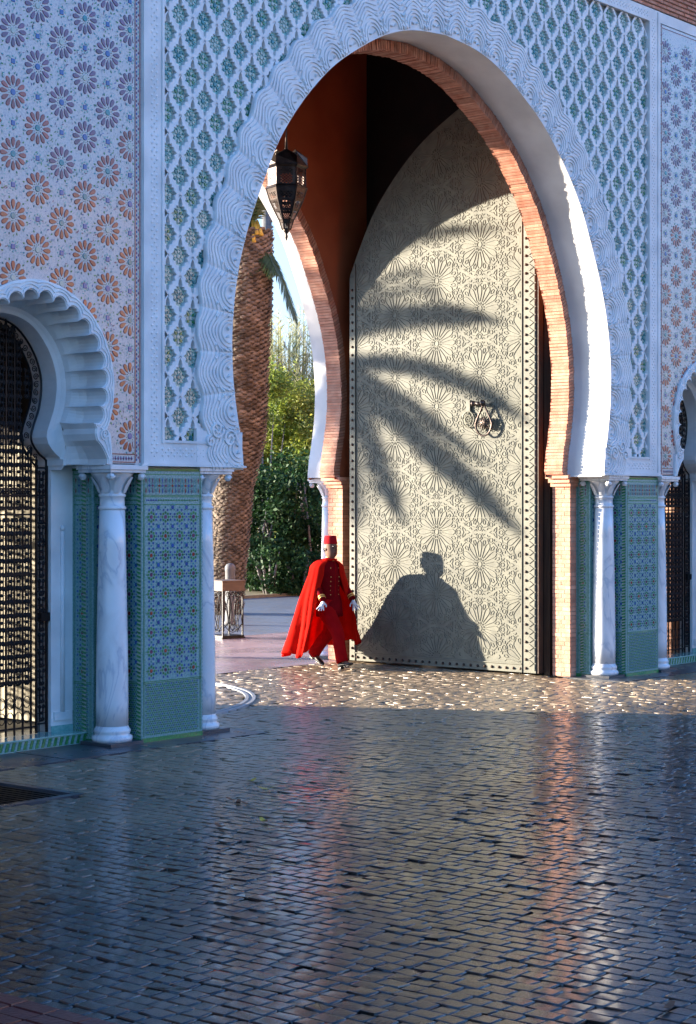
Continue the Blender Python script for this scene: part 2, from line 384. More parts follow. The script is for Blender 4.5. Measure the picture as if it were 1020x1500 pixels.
# ------------------------------------------------------------------ brick rings
def brick_ring(y0, y1, parent, individually, pitch=.0425):
    C = Curve2(BRI); n = int(C.len/pitch); back = MB()
    ribbon(back, offset_curve(BRI, .012), y0+.012, y1, MORTAR, False)
    P2 = offset_curve(FULL, -.002); Q = offset_curve(BRI, .012)
    for yy in (y0+.012,):
        k = len(Q)
        back.add([(p[0], yy, p[1]) for p in Q]+[(p[0], yy, p[1]) for p in P2], [(i, i+1, k+i+1, k+i) for i in range(k-1)], MORTAR)
    back.build('mortar_bed', parent)
    CF = Curve2(FULL); st = MB()
    for i in range(n):
        t0 = (i+.08)*C.len/n; t1 = (i+.84)*C.len/n
        j = random.uniform(-.006, .006); yj = random.uniform(-.006, .004)
        pts = []
        for t in (t0, t1):
            p = C.at(t); q = CF.at(t/C.len*CF.len); nn = C.nrm(t); dx, dz = q[0]-p[0], q[1]-p[1]; l = math.hypot(dx, dz)
            pts.append(((p[0]-nn[0]*j, p[1]-nn[1]*j), (p[0]+dx*.96, p[1]+dz*.96)))
        (a, b), (c, d) = pts
        ind = individually and i >= n-300
        m = BRICK if ind else BRICKJ
        mbb = MB() if ind else st
        # two bricks deep on the soffit, one slab each here
        mbb.prism([a, b, d, c], y0+yj, y1-.004, m, 0)
        if ind: mbb.build('brick', parent)
    if st.v:
        st.build('brickwork', parent, 'stuff')
ring = link(None, 'brick_arch', gate)
brick_ring(Y_BR0, Y_BR1, ring, True)
ring2 = link(None, 'brick_arch', gate)
brick_ring(YB0, YB1, ring2, False)
# brick jambs below the springing: thin courses
def brick_jamb(s, y0, y1, parent):
    mb = MB(); x = 3.44
    a, b = sorted((s*(x+.012), s*(PXJ+.01))); mb.box(a, b, y0+.01, y1-.01, 0, 2.5, MORTAR)
    z = .01; k = 0
    while z < 2.48:
        h = .048
        cuts = [y0-.002, y0+(.09 if k % 2 else .19), y1] if k % 3 else [y0-.002, y0+.14, y1]
        for i in range(len(cuts)-1):
            j = random.uniform(0, .004)
            a, b = sorted((s*(x+j), s*(PXJ-.004)))
            mb.box(a, b, cuts[i]+.002, cuts[i+1]-.005, z, z+h, BRICKJ)
        z += .057; k += 1
    o = mb.build('brick_courses', parent, 'stuff')
    mb = MB()    # stepped impost of the brick jamb
    for k, (xx, z0, z1) in enumerate([(3.40, 2.50, 2.545), (3.36, 2.55, 2.60), (3.31, 2.605, 2.655)]):
        a, b = sorted((s*xx, s*(PXJ+.02))); mb.box(a, b, y0-.03-.012*k, y1+.01*k, z0, z1, BRICKJ)
    mb.build('impost_step', parent)
for s in (-1, 1):
    jb = link(None, 'brick_jamb', gate); brick_jamb(s, Y_BR0, Y_BR1, jb)
    jb = link(None, 'brick_jamb', gate); brick_jamb(s, YB0, YB1, jb)

# ------------------------------------------------------------------ carved archivolt
surround = link(None, 'arch_surround', gate)
NL = 36; PITCH = ARC.len/NL; H_ = PITCH/2
def band_out(a):   # scalloped outer limit as a function of the offset from the lobe centre
    return .485+.028*math.cos(math.pi*a/H_)
def AP(t, b, x_lim=4.03):
    t2 = min(max(t, 0), ARC.len); p = ARC.at(t2); n = ARC.nrm(t2, .12)
    x, z = p[0]+n[0]*b, p[1]+n[1]*b
    if abs(x) > x_lim: x = math.copysign(x_lim, x)
    return x, z
def ridge(mb, pts, wd, y0, h, m):      # raised half-round moulding along plane points
    if len(pts) < 2: return
    L = []; n = len(pts)
    for i, p in enumerate(pts):
        a = pts[max(i-1, 0)]; b = pts[min(i+1, n-1)]; dx, dz = b[0]-a[0], b[1]-a[1]; l = math.hypot(dx, dz) or 1
        nx, nz = -dz/l, dx/l
        f = .45 if i in (0, n-1) else 1
        L.append([(p[0]+nx*wd*.5*f, y0, p[1]+nz*wd*.5*f), (p[0]+nx*wd*.36*f, y0-h*f, p[1]+nz*wd*.36*f),
                  (p[0]-nx*wd*.36*f, y0-h*f, p[1]-nz*wd*.36*f), (p[0]-nx*wd*.5*f, y0, p[1]-nz*wd*.5*f)])
    mb.loft(L, m, cap=False, smooth=False, closed=False)
for i in range(NL):
    tc = (i+.5)*PITCH; mb = MB(); NS = 12; NR = 3
    rows = []
    for r in range(NR+1):
        row = []
        for k in range(NS+1):
            a = -H_+PITCH*k/NS; b = band_out(a)*r/NR; x, z = AP(tc+a, b); row.append((x, -.022, z))
        rows.append(row)
    rows.append([(x, .02, z) for (x, _, z) in rows[-1]])
    mb.loft(rows, CARVED, cap=False, smooth=False, closed=False)
    # sunk eye rim and concentric loops, cropped at the neighbours
    for rr, wd in ((.100, .018), (.138, .026), (.178, .028)):
        seg = []
        for k in range(33):
            th = math.pi*(k/32*1.16-.08)
            a = rr*math.cos(th)*.98; b = .035+rr*math.sin(th)*1.18
            if abs(a) <= H_-.010 and b > .012 and b < band_out(a)-.03: seg.append(AP(tc+a, b))
            else:
                ridge(mb, seg, wd, -.022, .019, CARVED); seg = []
        ridge(mb, seg, wd, -.022, .019, CARVED)
    for B_, A_, wd in ((.232, .058, .034), (.282, .054, .038), (.334, .048, .038), (.386, .040, .036), (.434, .034, .030)):
        ridge(mb, [AP(tc-H_+PITCH*k/16, B_+A_*math.cos(math.pi*abs(-H_+PITCH*k/16)**1.0/H_)*1.0) for k in range(17)], wd, -.022, .017, CARVED)
        for aa in ((0,) if wd > .036 else (-.5, .5)):
            ridge(mb, [AP(tc+aa*H_-.012, B_+A_*math.cos(math.pi*aa)+.012), AP(tc+aa*H_+.012, B_+A_*math.cos(math.pi*aa)+.040)], .018, -.022, .028, CARVED)
    # short leaf cuts and knots at the cusp, little hooks in the loops
    for s in (-1, 1):
        for a0, b0, a1, b1 in ((H_-.010, .01, H_-.045, .075), (H_-.010, .085, H_-.05, .135), (H_-.008, .15, H_-.05, .195), (.02, .065, .05, .09), (H_-.09, .247, H_-.045, .262)):
            ridge(mb, [AP(tc+s*a0, b0), AP(tc+s*(a0+a1)/2+s*.006, (b0+b1)/2), AP(tc+s*a1, b1)], .024, -.022, .034, CARVED)
    seg = [AP(tc-H_+PITCH*k/NS, band_out(-H_+PITCH*k/NS)-.014) for k in range(NS+1)]
    ridge(mb, seg, .03, -.022, .018, CARVED)
    mb.build('arch_lobe', surround)
# scrolled feet of the archivolt beside the springing
for s in (-1, 1):
    mb = MB()
    mb.box(min(s*3.40, s*4.05), max(s*3.40, s*4.05), -.024, .02, 2.64, 3.0, CARVED)
    for c, r0, r1, tn in (((3.60, 2.93), .02, .10, 1.6), ((3.78, 3.02), .02, .09, -1.5), ((3.87, 2.90), .015, .06, 1.3)):
        pts = []
        for k in range(26):
            f = k/25; a = tn*2*math.pi*f; r = r0+(r1-r0)*f
            pts.append((s*(c[0]+r*math.cos(a)), c[1]+r*math.sin(a)))
        ridge(mb, pts, .026, -.024, .03, CARVED)
    mb.build('scroll_foot', surround)

# ------------------------------------------------------------------ star lattice (sebka) in the spandrels
lattice = link(None, 'star_lattice', gate)
RA, RB = .17, .196
half_hole = [(0,.178),(.018,.145),(.026,.112),(.022,.086),(.052,.088),(.050,.060),(.078,.062),(.082,.030),(.116,.008),(.084,-.016),(.098,-.050),(.060,-.058),(.054,-.092),(.020,-.098),(.016,-.140),(0,-.160)]
hole = half_hole+[(-x, z) for x, z in half_hole[-2:0:-1]]
def lattice_cell_mesh():
    mb = MB(); n = len(hole); outer = []
    for (x, z) in hole:
        l = abs(x)/RA+abs(z)/RB; outer.append((x/l, z/l))
    # rounded shoulder: rhomb rim low, lip high
    A = [(p[0], .003, p[1]) for p in outer]
    mid = [(o[0]*.12+h[0]*.88, .0, o[1]*.12+h[1]*.88) for o, h in zip(outer, hole)]
    Bv = [(h[0], .005, h[1]) for h in hole]
    Cv = [(h[0]*.98, .060, h[1]*.98) for h in hole]
    mb.add(A+mid+Bv+Cv, [(r*n+i, r*n+(i+1) % n, (r+1)*n+(i+1) % n, (r+1)*n+i) for r in range(3) for i in range(n)], CARVED)
    return mb.mesh('lattice_cell')
def star_tile_mesh(v):
    mb = MB(); rnd = random.Random(v)
    base = [(x*.93, z*.93+.002) for x, z in hole if z < .11] 
    base = [(p[0], p[1]) for p in base]
    mb.prism([(0,.105)]+[p for p in base if p[0] >= 0][0:0]+[( .045,.09),(.052,.062),(.078,.056),(.106,.012),(.08,-.01),(.09,-.042),(.052,-.066),(.045,-.096),(.014,-.108),(.012,-.155),(-.012,-.155),(-.014,-.108),(-.045,-.096),(-.052,-.066),(-.09,-.042),(-.08,-.01),(-.106,.012),(-.078,.056),(-.052,.062),(-.045,.09)],
             .036, .060, SEA)
    def blob(cx, cz, r, n, m, rot=0, sx=1, d=.026):
        mb.prism([(cx+r*sx*math.cos(2*math.pi*k/n+rot), cz+r*math.sin(2*math.pi*k/n+rot)) for k in range(n)], d, .037, m, r*.25)
    blob(0, -.005, .024, 8, TEAL if v % 2 else CREAMT)
    for k in range(8):
        a = 2*math.pi*k/8; m = CREAMT if (k % 2 == 0 or v in (1, 4)) else GREEN if v % 3 else TEAL
        cx, cz = math.cos(a)*.047, -.005+math.sin(a)*.047
        ca, sa = math.cos(a), math.sin(a)
        q = [(-.022,0),(0,.0165),(.028,0),(0,-.0165)]
        mb.prism([(cx+x*ca-z*sa, cz+x*sa+z*ca) for x, z in q], .026, .037, m, .004)
        a += math.pi/8
        blob(math.cos(a)*.068, -.005+math.sin(a)*.068, .009, 4, CREAMT if k % 2 else TEAL, a)
    blob(0, .088, .010, 4, CREAMT); blob(0, -.12, .011, 4, CREAMT); blob(.085, .012, .010, 4, CREAMT); blob(-.085, .012, .010, 4, CREAMT)
    return mb.mesh('star_tile')
hole = [(x*1.05, z*1.02) for x, z in hole]
cellm = lattice_cell_mesh(); starms = [star_tile_mesh(v) for v in range(6)]
cells = []
def dist_out(x, z):      # signed distance outside the front arch edge (approx)
    best = 9
    for p in FULL[::3]:
        d = math.hypot(p[0]-x, p[1]-z)
        if d < best: best = d
    inside = z < 7.66 and abs(x) < half_at(z)
    return -best if inside else best
def half_at(z):
    for i in range(len(HS)-1):
        if HS[i][1] <= z <= HS[i+1][1]:
            u = (z-HS[i][1])/max(HS[i+1][1]-HS[i][1], 1e-6); return HS[i][0]+(HS[i+1][0]-HS[i][0])*u
    return 3.38 if z < 2.65 else 0
for i in range(-27, 28):
    for j in range(0, 17):
        x = i*RA; z = 2.93+j*2*RB+(RB if i % 2 else 0)
        if abs(x) > 4.49 or z < 2.86 or z > 8.80: continue
        if dist_out(x, z) < .30: continue
        if abs(x) > 4.40 and False: continue
        cells.append((x, z))
def vis(c):       # bigger in the picture first: near the camera and below the frame top
    x, z = c; r = .644*(x-CAMX)-.765*(-CAMY); k = .765*(x-CAMX)+.644*(-CAMY)
    py = 735+2700*(2.3-z)/k
    return (0 if py > -25 else 1, k)
cells.sort(key=vis)
rest = MB()
print('cells', len(cells))
for k, (x, z) in enumerate(cells):
    if k < 300:
        link(cellm, 'lattice_cell', lattice, loc=(x, 0, z)); link(starms[(k*7) % 6], 'star_tile', lattice, loc=(x, 0, z))
    else:
        for me in (cellm, starms[k % 6]):
            for mi_, m in enumerate(me.materials):
                pass
            vs = [(v.co.x+x, v.co.y, v.co.z+z) for v in me.vertices]; b = len(rest.v); rest.v += vs
            for p in me.polygons:
                rest.f.append([b+q for q in p.vertices]); rest.m.append(rest.mi(me.materials[p.material_index])); rest.sm.append(False)
if rest.v: rest.build('lattice_cells', lattice, 'stuff', fix=False)

# ------------------------------------------------------------------ white frame round the lattice
frame = link(None, 'panel_frame', gate)
mb = MB()
def frame_rect(mb, xa, xb, za, zb, y0, m):      # mirrored vertical strip
    for s in (-1, 1): mb.box(min(s*xa, s*xb), max(s*xa, s*xb), y0, .05, za, zb, m)
frame_rect(mb, 4.50, 4.775, 2.66, 8.90, -.020, STUCCO)
frame_rect(mb, 4.495, 4.525, 2.66+.2, 8.72, -.034, STUCCO)
frame_rect(mb, 4.715, 4.77, 2.66, 8.88, -.034, STUCCO)
for s in (-1, 1):
    mb.box(min(s*3.42, s*4.499), max(s*3.42, s*4.499), -.0205, .05, 2.66, 2.895, STUCCO)
    mb.box(min(s*3.6, s*4.494), max(s*3.6, s*4.494), -.033, .0, 2.868, 2.893, STUCCO)
    mb.box(min(s*3.42, s*4.714), max(s*3.42, s*4.714), -.033, .0, 2.662, 2.69, STUCCO)
mb.box(-4.499, 4.499, -.0205, .05, 8.72, 8.90, STUCCO); mb.box(-4.494, 4.494, -.033, 0, 8.722, 8.745, STUCCO)
mb.build('frame_moulding', frame)
mb = MB()
def pyr(mb, cx, cz, rx, rz, y0, h, m):
    mb.add([(cx+rx, y0, cz), (cx, y0, cz+rz), (cx-rx, y0, cz), (cx, y0, cz-rz), (cx, y0-h, cz)], [(0,1,4),(1,2,4),(2,3,4),(3,0,4)], m)
def rel_band(mb, p0, p1, wd, y0, m, pitch=.075):   # interlaced diamond relief along a band
    L = math.dist(p0, p1); n = max(1, int(L/pitch)); dx, dz = (p1[0]-p0[0])/n, (p1[1]-p0[1])/n
    l = math.hypot(dx, dz); nx, nz = -dz/l, dx/l
    for i in range(n):
        c = (p0[0]+dx*(i+.5), p0[1]+dz*(i+.5))
        for off in (-.25, .25):
            pyr(mb, c[0]+nx*wd*off, c[1]+nz*wd*off, .30*pitch, .30*pitch, y0, .009, m)
        pyr(mb, c[0]-dx*.5, c[1]-dz*.5, .20*pitch, .20*pitch, y0, .010, m)
for s in (-1, 1):
    rel_band(mb, (s*4.62, 2.74), (s*4.62, 8.80), .13, -.0202, CARVED)
    rel_band(mb, (s*3.6, 2.778), (s*4.55, 2.778), .12, -.0207, CARVED)
rel_band(mb, (-4.5, 8.81), (4.5, 8.81), .10, -.0207, CARVED)
mb.build('carved_frieze', frame, 'stuff')

# ------------------------------------------------------------------ zellige on the piers
def zellige(name, org, ud, L, parent, nd, z0=.0, border_side=0, flipfirst=False):
    """org (x,y) plan start, ud unit plan direction of the face, L width, nd outward normal"""
    mb = MB()
    def P(u, z, o): return (org[0]+ud[0]*u+nd[0]*o, org[1]+ud[1]*u+nd[1]*o, z)
    def q(u0, u1, za, zb, m, o=.003): mb.quad(P(u0, za, o), P(u1, za, o), P(u1, zb, o), P(u0, zb, o), m)
    def dia(u, z, r, m, n=4, rot=0, o=.004, sx=1):
        if u-r < .045 or u+r > L-.045: return
        mb.add([P(u+r*sx*math.cos(rot+2*math.pi*k/n), z+r*math.sin(rot+2*math.pi*k/n), o) for k in range(n)], [tuple(range(n))], m)
    q(.0, L, 0, .045, GREEN, .006)
    # green rules
    for zz in (.56, .575, 2.27, 2.345, 2.36, 2.56): q(.02, L-.02, zz, zz+.007, GREEN)
    for uu in (.02, L-.027): q(uu, uu+.007, .06, 2.59, GREEN)
    for uu in (.038, L-.042): q(uu, uu+.004, .06, 2.59, GREEN)
    q(0, L, 2.595, 2.62, GREEN, .004)
    # lower check
    z = .075; r = 0
    while z < .55:
        u = .055+(.012 if r % 2 else 0)
        while u < L-.05:
            dia(u, z, .0105, (GREEN, BLUE, TEAL)[(r+int(u/.024)) % 3] if r % 2 else GREEN, 4, math.pi/4 if r % 2 else 0)
            u += .024
        z += .0205; r += 1
    # main field of eight-fold stars
    p = .19; nu = max(1, round((L-.10)/p)); u0 = L/2-(nu-1)*p/2
    nz = 9; zz0 = .68
    for j in range(nz):
        for i in range(-1, nu+1):
            cu, cz = u0+i*p, zz0+j*p*.97
            dia(cu, cz, .019, PLUM if (i+j) % 3 else MAROON, 8)
            for k in range(8):
                a = math.pi/4*k
                dia(cu+.042*math.cos(a), cz+.042*math.sin(a), .0155, GREEN, 4, a)
                a += math.pi/8
                dia(cu+.072*math.cos(a), cz+.072*math.sin(a), .0145, BLUE, 4, a)
            dia(cu+p/2, cz+p*.485, .020, BLUE, 8)
            for k in range(4):
                a = math.pi/2*k+math.pi/4
                dia(cu+p/2+.030*math.cos(a), cz+p*.485+.030*math.sin(a), .011, TEAL, 4, a)
            dia(cu+p/2, cz, .012, BLUE, 4); dia(cu, cz+p*.485, .012, TEAL, 4)
            for sx_ in (-1, 1): dia(cu+p/2+sx_*.028, cz, .007, GREEN, 4)
    # top frieze of upright lozenges
    u = .06; k = 0
    while u < L-.05:
        m = (MAROON, TEAL, PLUM, BLUE)[k % 4]
        dia(u, 2.455, .016, m, 4); 
        mb.quad(P(u-.008, 2.40, .004), P(u, 2.375, .004), P(u+.008, 2.40, .004), P(u, 2.445, .004), m)
        mb.quad(P(u-.008, 2.51, .004), P(u, 2.465, .004), P(u+.008, 2.51, .004), P(u, 2.535, .004), m)
        if u+.02 < L-.05: q(u+.020, u+.024, 2.39, 2.53, GREEN)
        u += .044; k += 1
    u = .05; 
    while u < L-.05: dia(u, 2.315, .010, BLUE if int(u*90) % 2 else GREEN, 4); u += .022
    mb.build('tile_inlay', parent, 'stuff', fix=False)
def corner_braid(x, y, parent, w_=.05, d=(1, 0), nd=(0, -1)):
    mb = MB(); z = .05; k = 0
    def P(u, zz, o): return (x+d[0]*u+nd[0]*o, y+d[1]*u+nd[1]*o, zz)
    while z < 2.58:
        mb.add([P(0, z, .008), P(w_, z+.014, .008), P(w_, z+.032, .008), P(0, z+.018, .008)], [(0,1,2,3)], GREEN)
        mb.add([P(0, z+.019, .006), P(w_, z+.033, .006), P(w_, z+.036, .006), P(0, z+.036, .006)], [(0,1,2,3)], CREAMT)
        z += .038; k += 1
    mb.build('braided_border', parent, 'stuff', fix=False)
for s in (-1, 1):
    pn = link(None, 'zellige_panel', gate)
    zellige('f', (s*PX0, 0), (s, 0), PX1-PX0, pn, (0, -1))
    zellige('si', (s*PX0, .33), (0, -1), .33, pn, (-s, 0))
    zellige('so', (s*PX1, 0), (0, 1), .33, pn, (s, 0))
    zellige('j', (s*PXJ, Y_BR0), (0, -1), Y_BR0-.33, pn, (-s, 0))
    zellige('j2', (s*(BAYC-.98), .33), (0, 1), .29, pn, (s, 0))
    zellige('b1', (s*PXJ, .33), (s, 0), PX0-PXJ, pn, (0, -1))
    zellige('b2', (s*PX1, .33), (s, 0), BAYC-.98-PX1, pn, (0, -1))
    corner_braid(s*PX1, .004, pn, .055, (0, 1), (s, 0)); corner_braid(s*PX0, .06, pn, .055, (0, -1), (-s, 0))
    corner_braid(s*(BAYC-.98), .42, pn, .06, (0, 1), (s, 0)); corner_braid(s*PXJ, .47, pn, .05, (0, -1), (-s, 0))
    pn = link(None, 'zellige_panel', gate)
    zellige('f2', (s*7.37, 0), (s, 0), .8, pn, (0, -1))
    zellige('f3', (s*7.37, .33), (0, -1), .33, pn, (-s, 0)); zellige('f4', (s*(BAYC+.98), .62), (0, -1), .29, pn, (-s, 0))
    corner_braid(s*7.37, .06, pn, .055, (0, -1), (-s, 0)); corner_braid(s*(BAYC+.98), .50, pn, .06, (0, -1), (-s, 0))

# ------------------------------------------------------------------ marble columns
def column(x, y, s_in=1):
    c = link(None, 'marble_column', gate, loc=(x, y, 0))
    mb = MB(); mb.box(-.21, .21, -.21, .21, .0, .035, SLAB); mb.build('plinth', c)
    mb = MB(); mb.lathe([(.19,.035),(.195,.06),(.19,.085),(.168,.095),(.17,.115),(.178,.13),(.170,.15),(.158,.165),(.155,.18)], MARBLE, 28); mb.build('base', c)
    mb = MB(); mb.lathe([(.154,.18),(.155,.4),(.150,.9),(.141,1.4),(.130,1.9),(.123,2.22)], MARBLE, 28); mb.build('shaft', c)
    mb = MB()
    mb.lathe([(.122,2.22),(.135,2.235),(.135,2.25),(.120,2.262),(.118,2.34),(.132,2.352),(.132,2.366),(.120,2.376),(.122,2.42),(.14,2.47),(.168,2.52),(.20,2.56),(.205,2.575)], MARBLE, 28)
    mb.box(-.225, .225, -.225, .225, 2.575, 2.60, MARBLE); mb.box(-.24, .24, -.24, .24, 2.602, 2.64, MARBLE)
    for k in range(8):      # leaf tongues on the bell
        a = math.pi/4*k+math.pi/8; ca, sa = math.cos(a), math.sin(a)
        pts = [(.128, 2.385, .03), (.150, 2.44, .042), (.185, 2.50, .035), (.205, 2.535, .012)]
        rings = []
        for r, z, wd in pts:
            rings.append([(ca*r-sa*wd, sa*r+ca*wd, z), (ca*(r+.012), sa*(r+.012), z), (ca*r+sa*wd, sa*r-ca*wd, z)])
        mb.loft(rings, MARBLE, cap=False, smooth=True, closed=False)
    mb.build('capital', c)
    for sx in (-1, 1):
        for sy in (-1, 1):
            mb = MB(); d = Vector((sx, sy, 0)).normalized(); p = Vector((sx*.195, sy*.195, 2.535)); t = d.cross(Vector((0,0,1)))
            pts = [p+d*(.034*math.cos(a)*(1-a/14))+Vector((0,0,.034*math.sin(a)*(1-a/14))) for a in [k*.45 for k in range(20)]]
            mb.tube([p-t*.03, p+t*.03], .030, MARBLE, 12); mb.tube([p-t*.042, p+t*.042], .012, MARBLE, 8)
            mb.tube(pts, .010, MARBLE, 6); mb.build('volute', c)
    return c
for s in (-1, 1):
    column(s*3.755, .22); column(s*4.99, .17); column(s*7.15, .17); column(s*3.69, YB2-.16)

# ------------------------------------------------------------------ side bays
SCZ = 3.37
def lobed_half():
    foot = [(.835,2.65),(.835,2.70),(.80,2.76),(.755,2.82),(.70,2.87),(.680,2.93),(.69,2.98)]
    fo = [(.90,2.65),(.90,2.70),(.895,2.76),(.89,2.82),(.885,2.87),(.88,2.91),(.87,2.945)]
    ins = list(foot); out = list(fo); n = 9; st = R(13)
    for i in range(n-1, -1, -1):       # from springing towards the apex
        a1 = st*(i+1); a0 = st*i
        for k in range(9):
            f = k/8; a = a1+(a0-a1)*f
            # semicircular lobe on its chord
            am = (a0+a1)/2; ph = math.pi*f; ch = .745*math.tan(st/2)
            cx, cz = .745*math.sin(am), .745*math.cos(am)
            tx, tz = math.cos(am), -math.sin(am)
            x = cx+tx*ch*math.cos(ph)*1.0+math.sin(am)*.088*math.sin(ph)
            z = cz+tz*ch*math.cos(ph)*1.0+math.cos(am)*.088*math.sin(ph)
            if k == 0 and i < n-1: continue
            if k in (0, 8): pass
            ins.append((x, SCZ+z)); out.append((.925*math.sin(a), SCZ+.925*math.cos(a)))
    return ins, out
LI, LO = lobed_half()
LOBE = [(-x, z) for x, z in LI]+[(x, z) for x, z in LI[::-1][1:]]
LOUT = [(-x, z) for x, z in LO]+[(x, z) for x, z in LO[::-1][1:]]
innerH = smooth_pts([(.70,2.60),(.70,2.70),(.62,2.76),(.545,2.84),(.52,2.92),(.56,3.04),(.615,3.18),(.645,3.36),(.635,3.5),(.58,3.66),(.48,3.81),(.34,3.94),(.17,4.01),(0,4.03)], 3)
INNER = [(-x, z) for x, z in innerH]+[(x, z) for x, z in innerH[::-1][1:]]
def side_bay(s):
    cx = s*BAYC
    sh = lambda P: [(cx+p[0], p[1]) for p in P]
    # ground of the tile panel
    rp = link(None, 'rosette_panel', gate)
    mb = MB(); xa, xb = cx-1.21, cx+1.21
    arch_plate(mb, sh(LOUT), 0, xa, xb, 2.65, 8.75, BASER)
    mb.build('tile_ground', rp)
    # border: maroon rules and braid
    mb = MB(); br = MB()
    for e in (-1, 1):
        x0, x1 = sorted((cx+e*1.21, cx+e*1.30))
        mb.box(x0, x1, -.002, .03, 2.65, 8.90, BASER)
        for xx in (cx+e*1.215, cx+e*1.275):
            mb.box(xx-.004, xx+.004, -.006, .0, 2.67, 8.8, MAROON)
        z = 2.70; k = 0
        while z < 8.75:
            pyr(br, cx+e*1.245-.011, z, .010, .018, -.003, .004, PLUM if k % 2 else BLUE); pyr(br, cx+e*1.245+.011, z+.02, .010, .018, -.003, .004, SEA if k % 3 else PLUM)
            z += .04; k += 1
    for zz in (2.67, 2.745):
        for e in (-1, 1):
            x0, x1 = sorted((cx+e*.91, cx+e*1.215)); mb.box(x0, x1, -.006, 0, zz, zz+.008, MAROON)
    for e in (-1, 1):
        x = .93
        while x < 1.2:
            pyr(br, cx+e*x, 2.71, .014, .022, -.003, .004, PLUM); x += .034
    mb.box(xa, xb, -.006, .0, 8.70, 8.71, MAROON); mb.box(cx-1.30, cx+1.30, -.012, .04, 8.755, 8.90, STUCCO)
    mb.build('border_rule', rp); br.build('braided_border', rp, 'stuff')
    # rosettes
    def rosette_mesh(v):
        m_ = MB(); rn = random.Random(v)
        pet = [MAROON, PLUM, MAROON][v % 3]; cen = [TEAL, BLUE, CREAMT, TEAL][v // 3]
        m_.prism([(.029*math.cos(2*math.pi*k/12), .029*math.sin(2*math.pi*k/12)) for k in range(12)], -.006, 0, cen, .004)
        for k in range(12):
            a = 2*math.pi*k/12+R(15)*0; ca, sa = math.cos(a), math.sin(a)
            q = [(.058,0),(.085,.0155),(.120,.0225),(.142,.0155),(.150,0),(.142,-.0155),(.120,-.0225),(.085,-.0155)]
            m_.prism([(x*ca-z*sa, x*sa+z*ca) for x, z in q], -.006, 0, pet, .004)
            a += R(15); ca, sa = math.cos(a), math.sin(a)
            q = [(.152,0),(.164,.009),(.180,0),(.164,-.009)]
            m_.prism([(x*ca-z*sa, x*sa+z*ca) for x, z in q], -.004, 0, GREEN if k % 2 else TEAL, .002)
            q = [(.040,0),(.046,.005),(.054,0),(.046,-.005)]
            m_.prism([(x*ca-z*sa, x*sa+z*ca) for x, z in q], -.004, 0, CREAMT if k % 2 else GREEN, .001)
        return m_.mesh('rosette')
    rms = ROS
    if not rms: rms += [rosette_mesh(v) for v in range(12)]
    if not SQ:
        q = MB(); q.prism([(.022,.022),(-.022,.022),(-.022,-.022),(.022,-.022)], -.006, 0, BLUE, .004)
        for k in range(8):
            a = math.pi/4*k; q.prism([(.045*math.cos(a)+.011*math.cos(b), .045*math.sin(a)+.011*math.sin(b)) for b in (0, 1.57, 3.14, 4.71)], -.004, 0, SEA, .002)
        SQ.append(q.mesh('square_tile'))
    n = 0; col = -4
    fill = MB(); rn = random.Random(int(5+s))
    for col in range(-4, 5):
        for row in range(0, 12):
            x = col*.282+.02; z = 2.92+row*.548+(.274 if col % 2 else 0)
            for kind, zz in (('r', z), ('q', z+.274)):
                lim = 1.19-(.16 if kind == 'r' else .05)
                if abs(x) > 1.20 or zz > 8.66 or zz < 2.80: continue
                d = math.hypot(x, zz-SCZ)
                need = .80 if kind == 'r' else .98
                if zz > 2.9 and d < need: continue
                if zz <= 3.1 and abs(x) < (.80 if kind == 'r' else .95): continue
                if kind == 'r':
                    me = rms[((n*5) % 4)*3+(1 if zz+.5*math.sin(x*3) > 5.7 else 0 if (n % 4) else 2)]; lx = 1.20-abs(x); sg = 1 if x > 0 else -1  # upper rows plum: sky reflection put into the petal colour
                    if abs(x) > lim or d < 1.07 or (zz < 3.2 and abs(x) < 1.07):      # cut by the border or the arch band
                        m_ = MB(); vs = [(v.co.x, v.co.y, v.co.z) for v in me.vertices]
                        def keep(v):
                            X, Z = x+v[0], zz+v[2]
                            if sg*v[0] >= lx: return False
                            return (math.hypot(X, Z-SCZ) > .87) and (Z > 3.0 or abs(X) > .88)
                        for p in me.polygons:
                            if all(keep(vs[i]) for i in p.vertices):
                                m_.add([vs[i] for i in p.vertices], [tuple(range(len(p.vertices)))], me.materials[p.material_index])
                        if m_.v: m_.build('rosette', rp, fix=False, loc=(cx+x, -.001, zz))
                    else: link(me, 'rosette', rp, loc=(cx+x, -.001, zz))
                    n += 1
                else: link(SQ[0], 'square_tile', rp, loc=(cx+x, -.001, zz))
    # small filler chips between the rosettes
    for _ in range(6500):
        x = rn.uniform(-1.19, 1.19); z = rn.uniform(2.78, 8.68)
        if math.hypot(x, z-SCZ) < .95 or (z < 3.1 and abs(x) < .92): continue
        c0 = round((x-.02)/.282); zz = z-2.92-(.274 if c0 % 2 else 0); zz -= round(zz/.548)*.548
        if math.hypot(x-.02-c0*.282, zz) < .165: continue
        a = rn.choice((0, R(30), R(60), R(90))); r = rn.uniform(.006, .014)
        m = rn.choice((SEA, GREEN, TEAL, TEAL, CREAMT, CREAMT, PLUM, BLUE))
        fill.add([(cx+x+r*1.5*math.cos(a), -.003, z+r*1.5*math.sin(a)), (cx+x-r*.5*math.sin(a), -.003, z+r*.5*math.cos(a)), (cx+x-r*1.5*math.cos(a), -.003, z-r*1.5*math.sin(a)), (cx+x+r*.5*math.sin(a), -.003, z-r*.5*math.cos(a))], [(0,1,2,3)], m)
    fill.build('tile_chips', rp, 'stuff', fix=False)
    # lobed arch band, fluted reveal, plain inner arch
    la = link(None, 'lobed_arch', gate)
    L1 = sh(LOBE); L2 = sh(LOUT); n = len(L1)
    mb = MB()
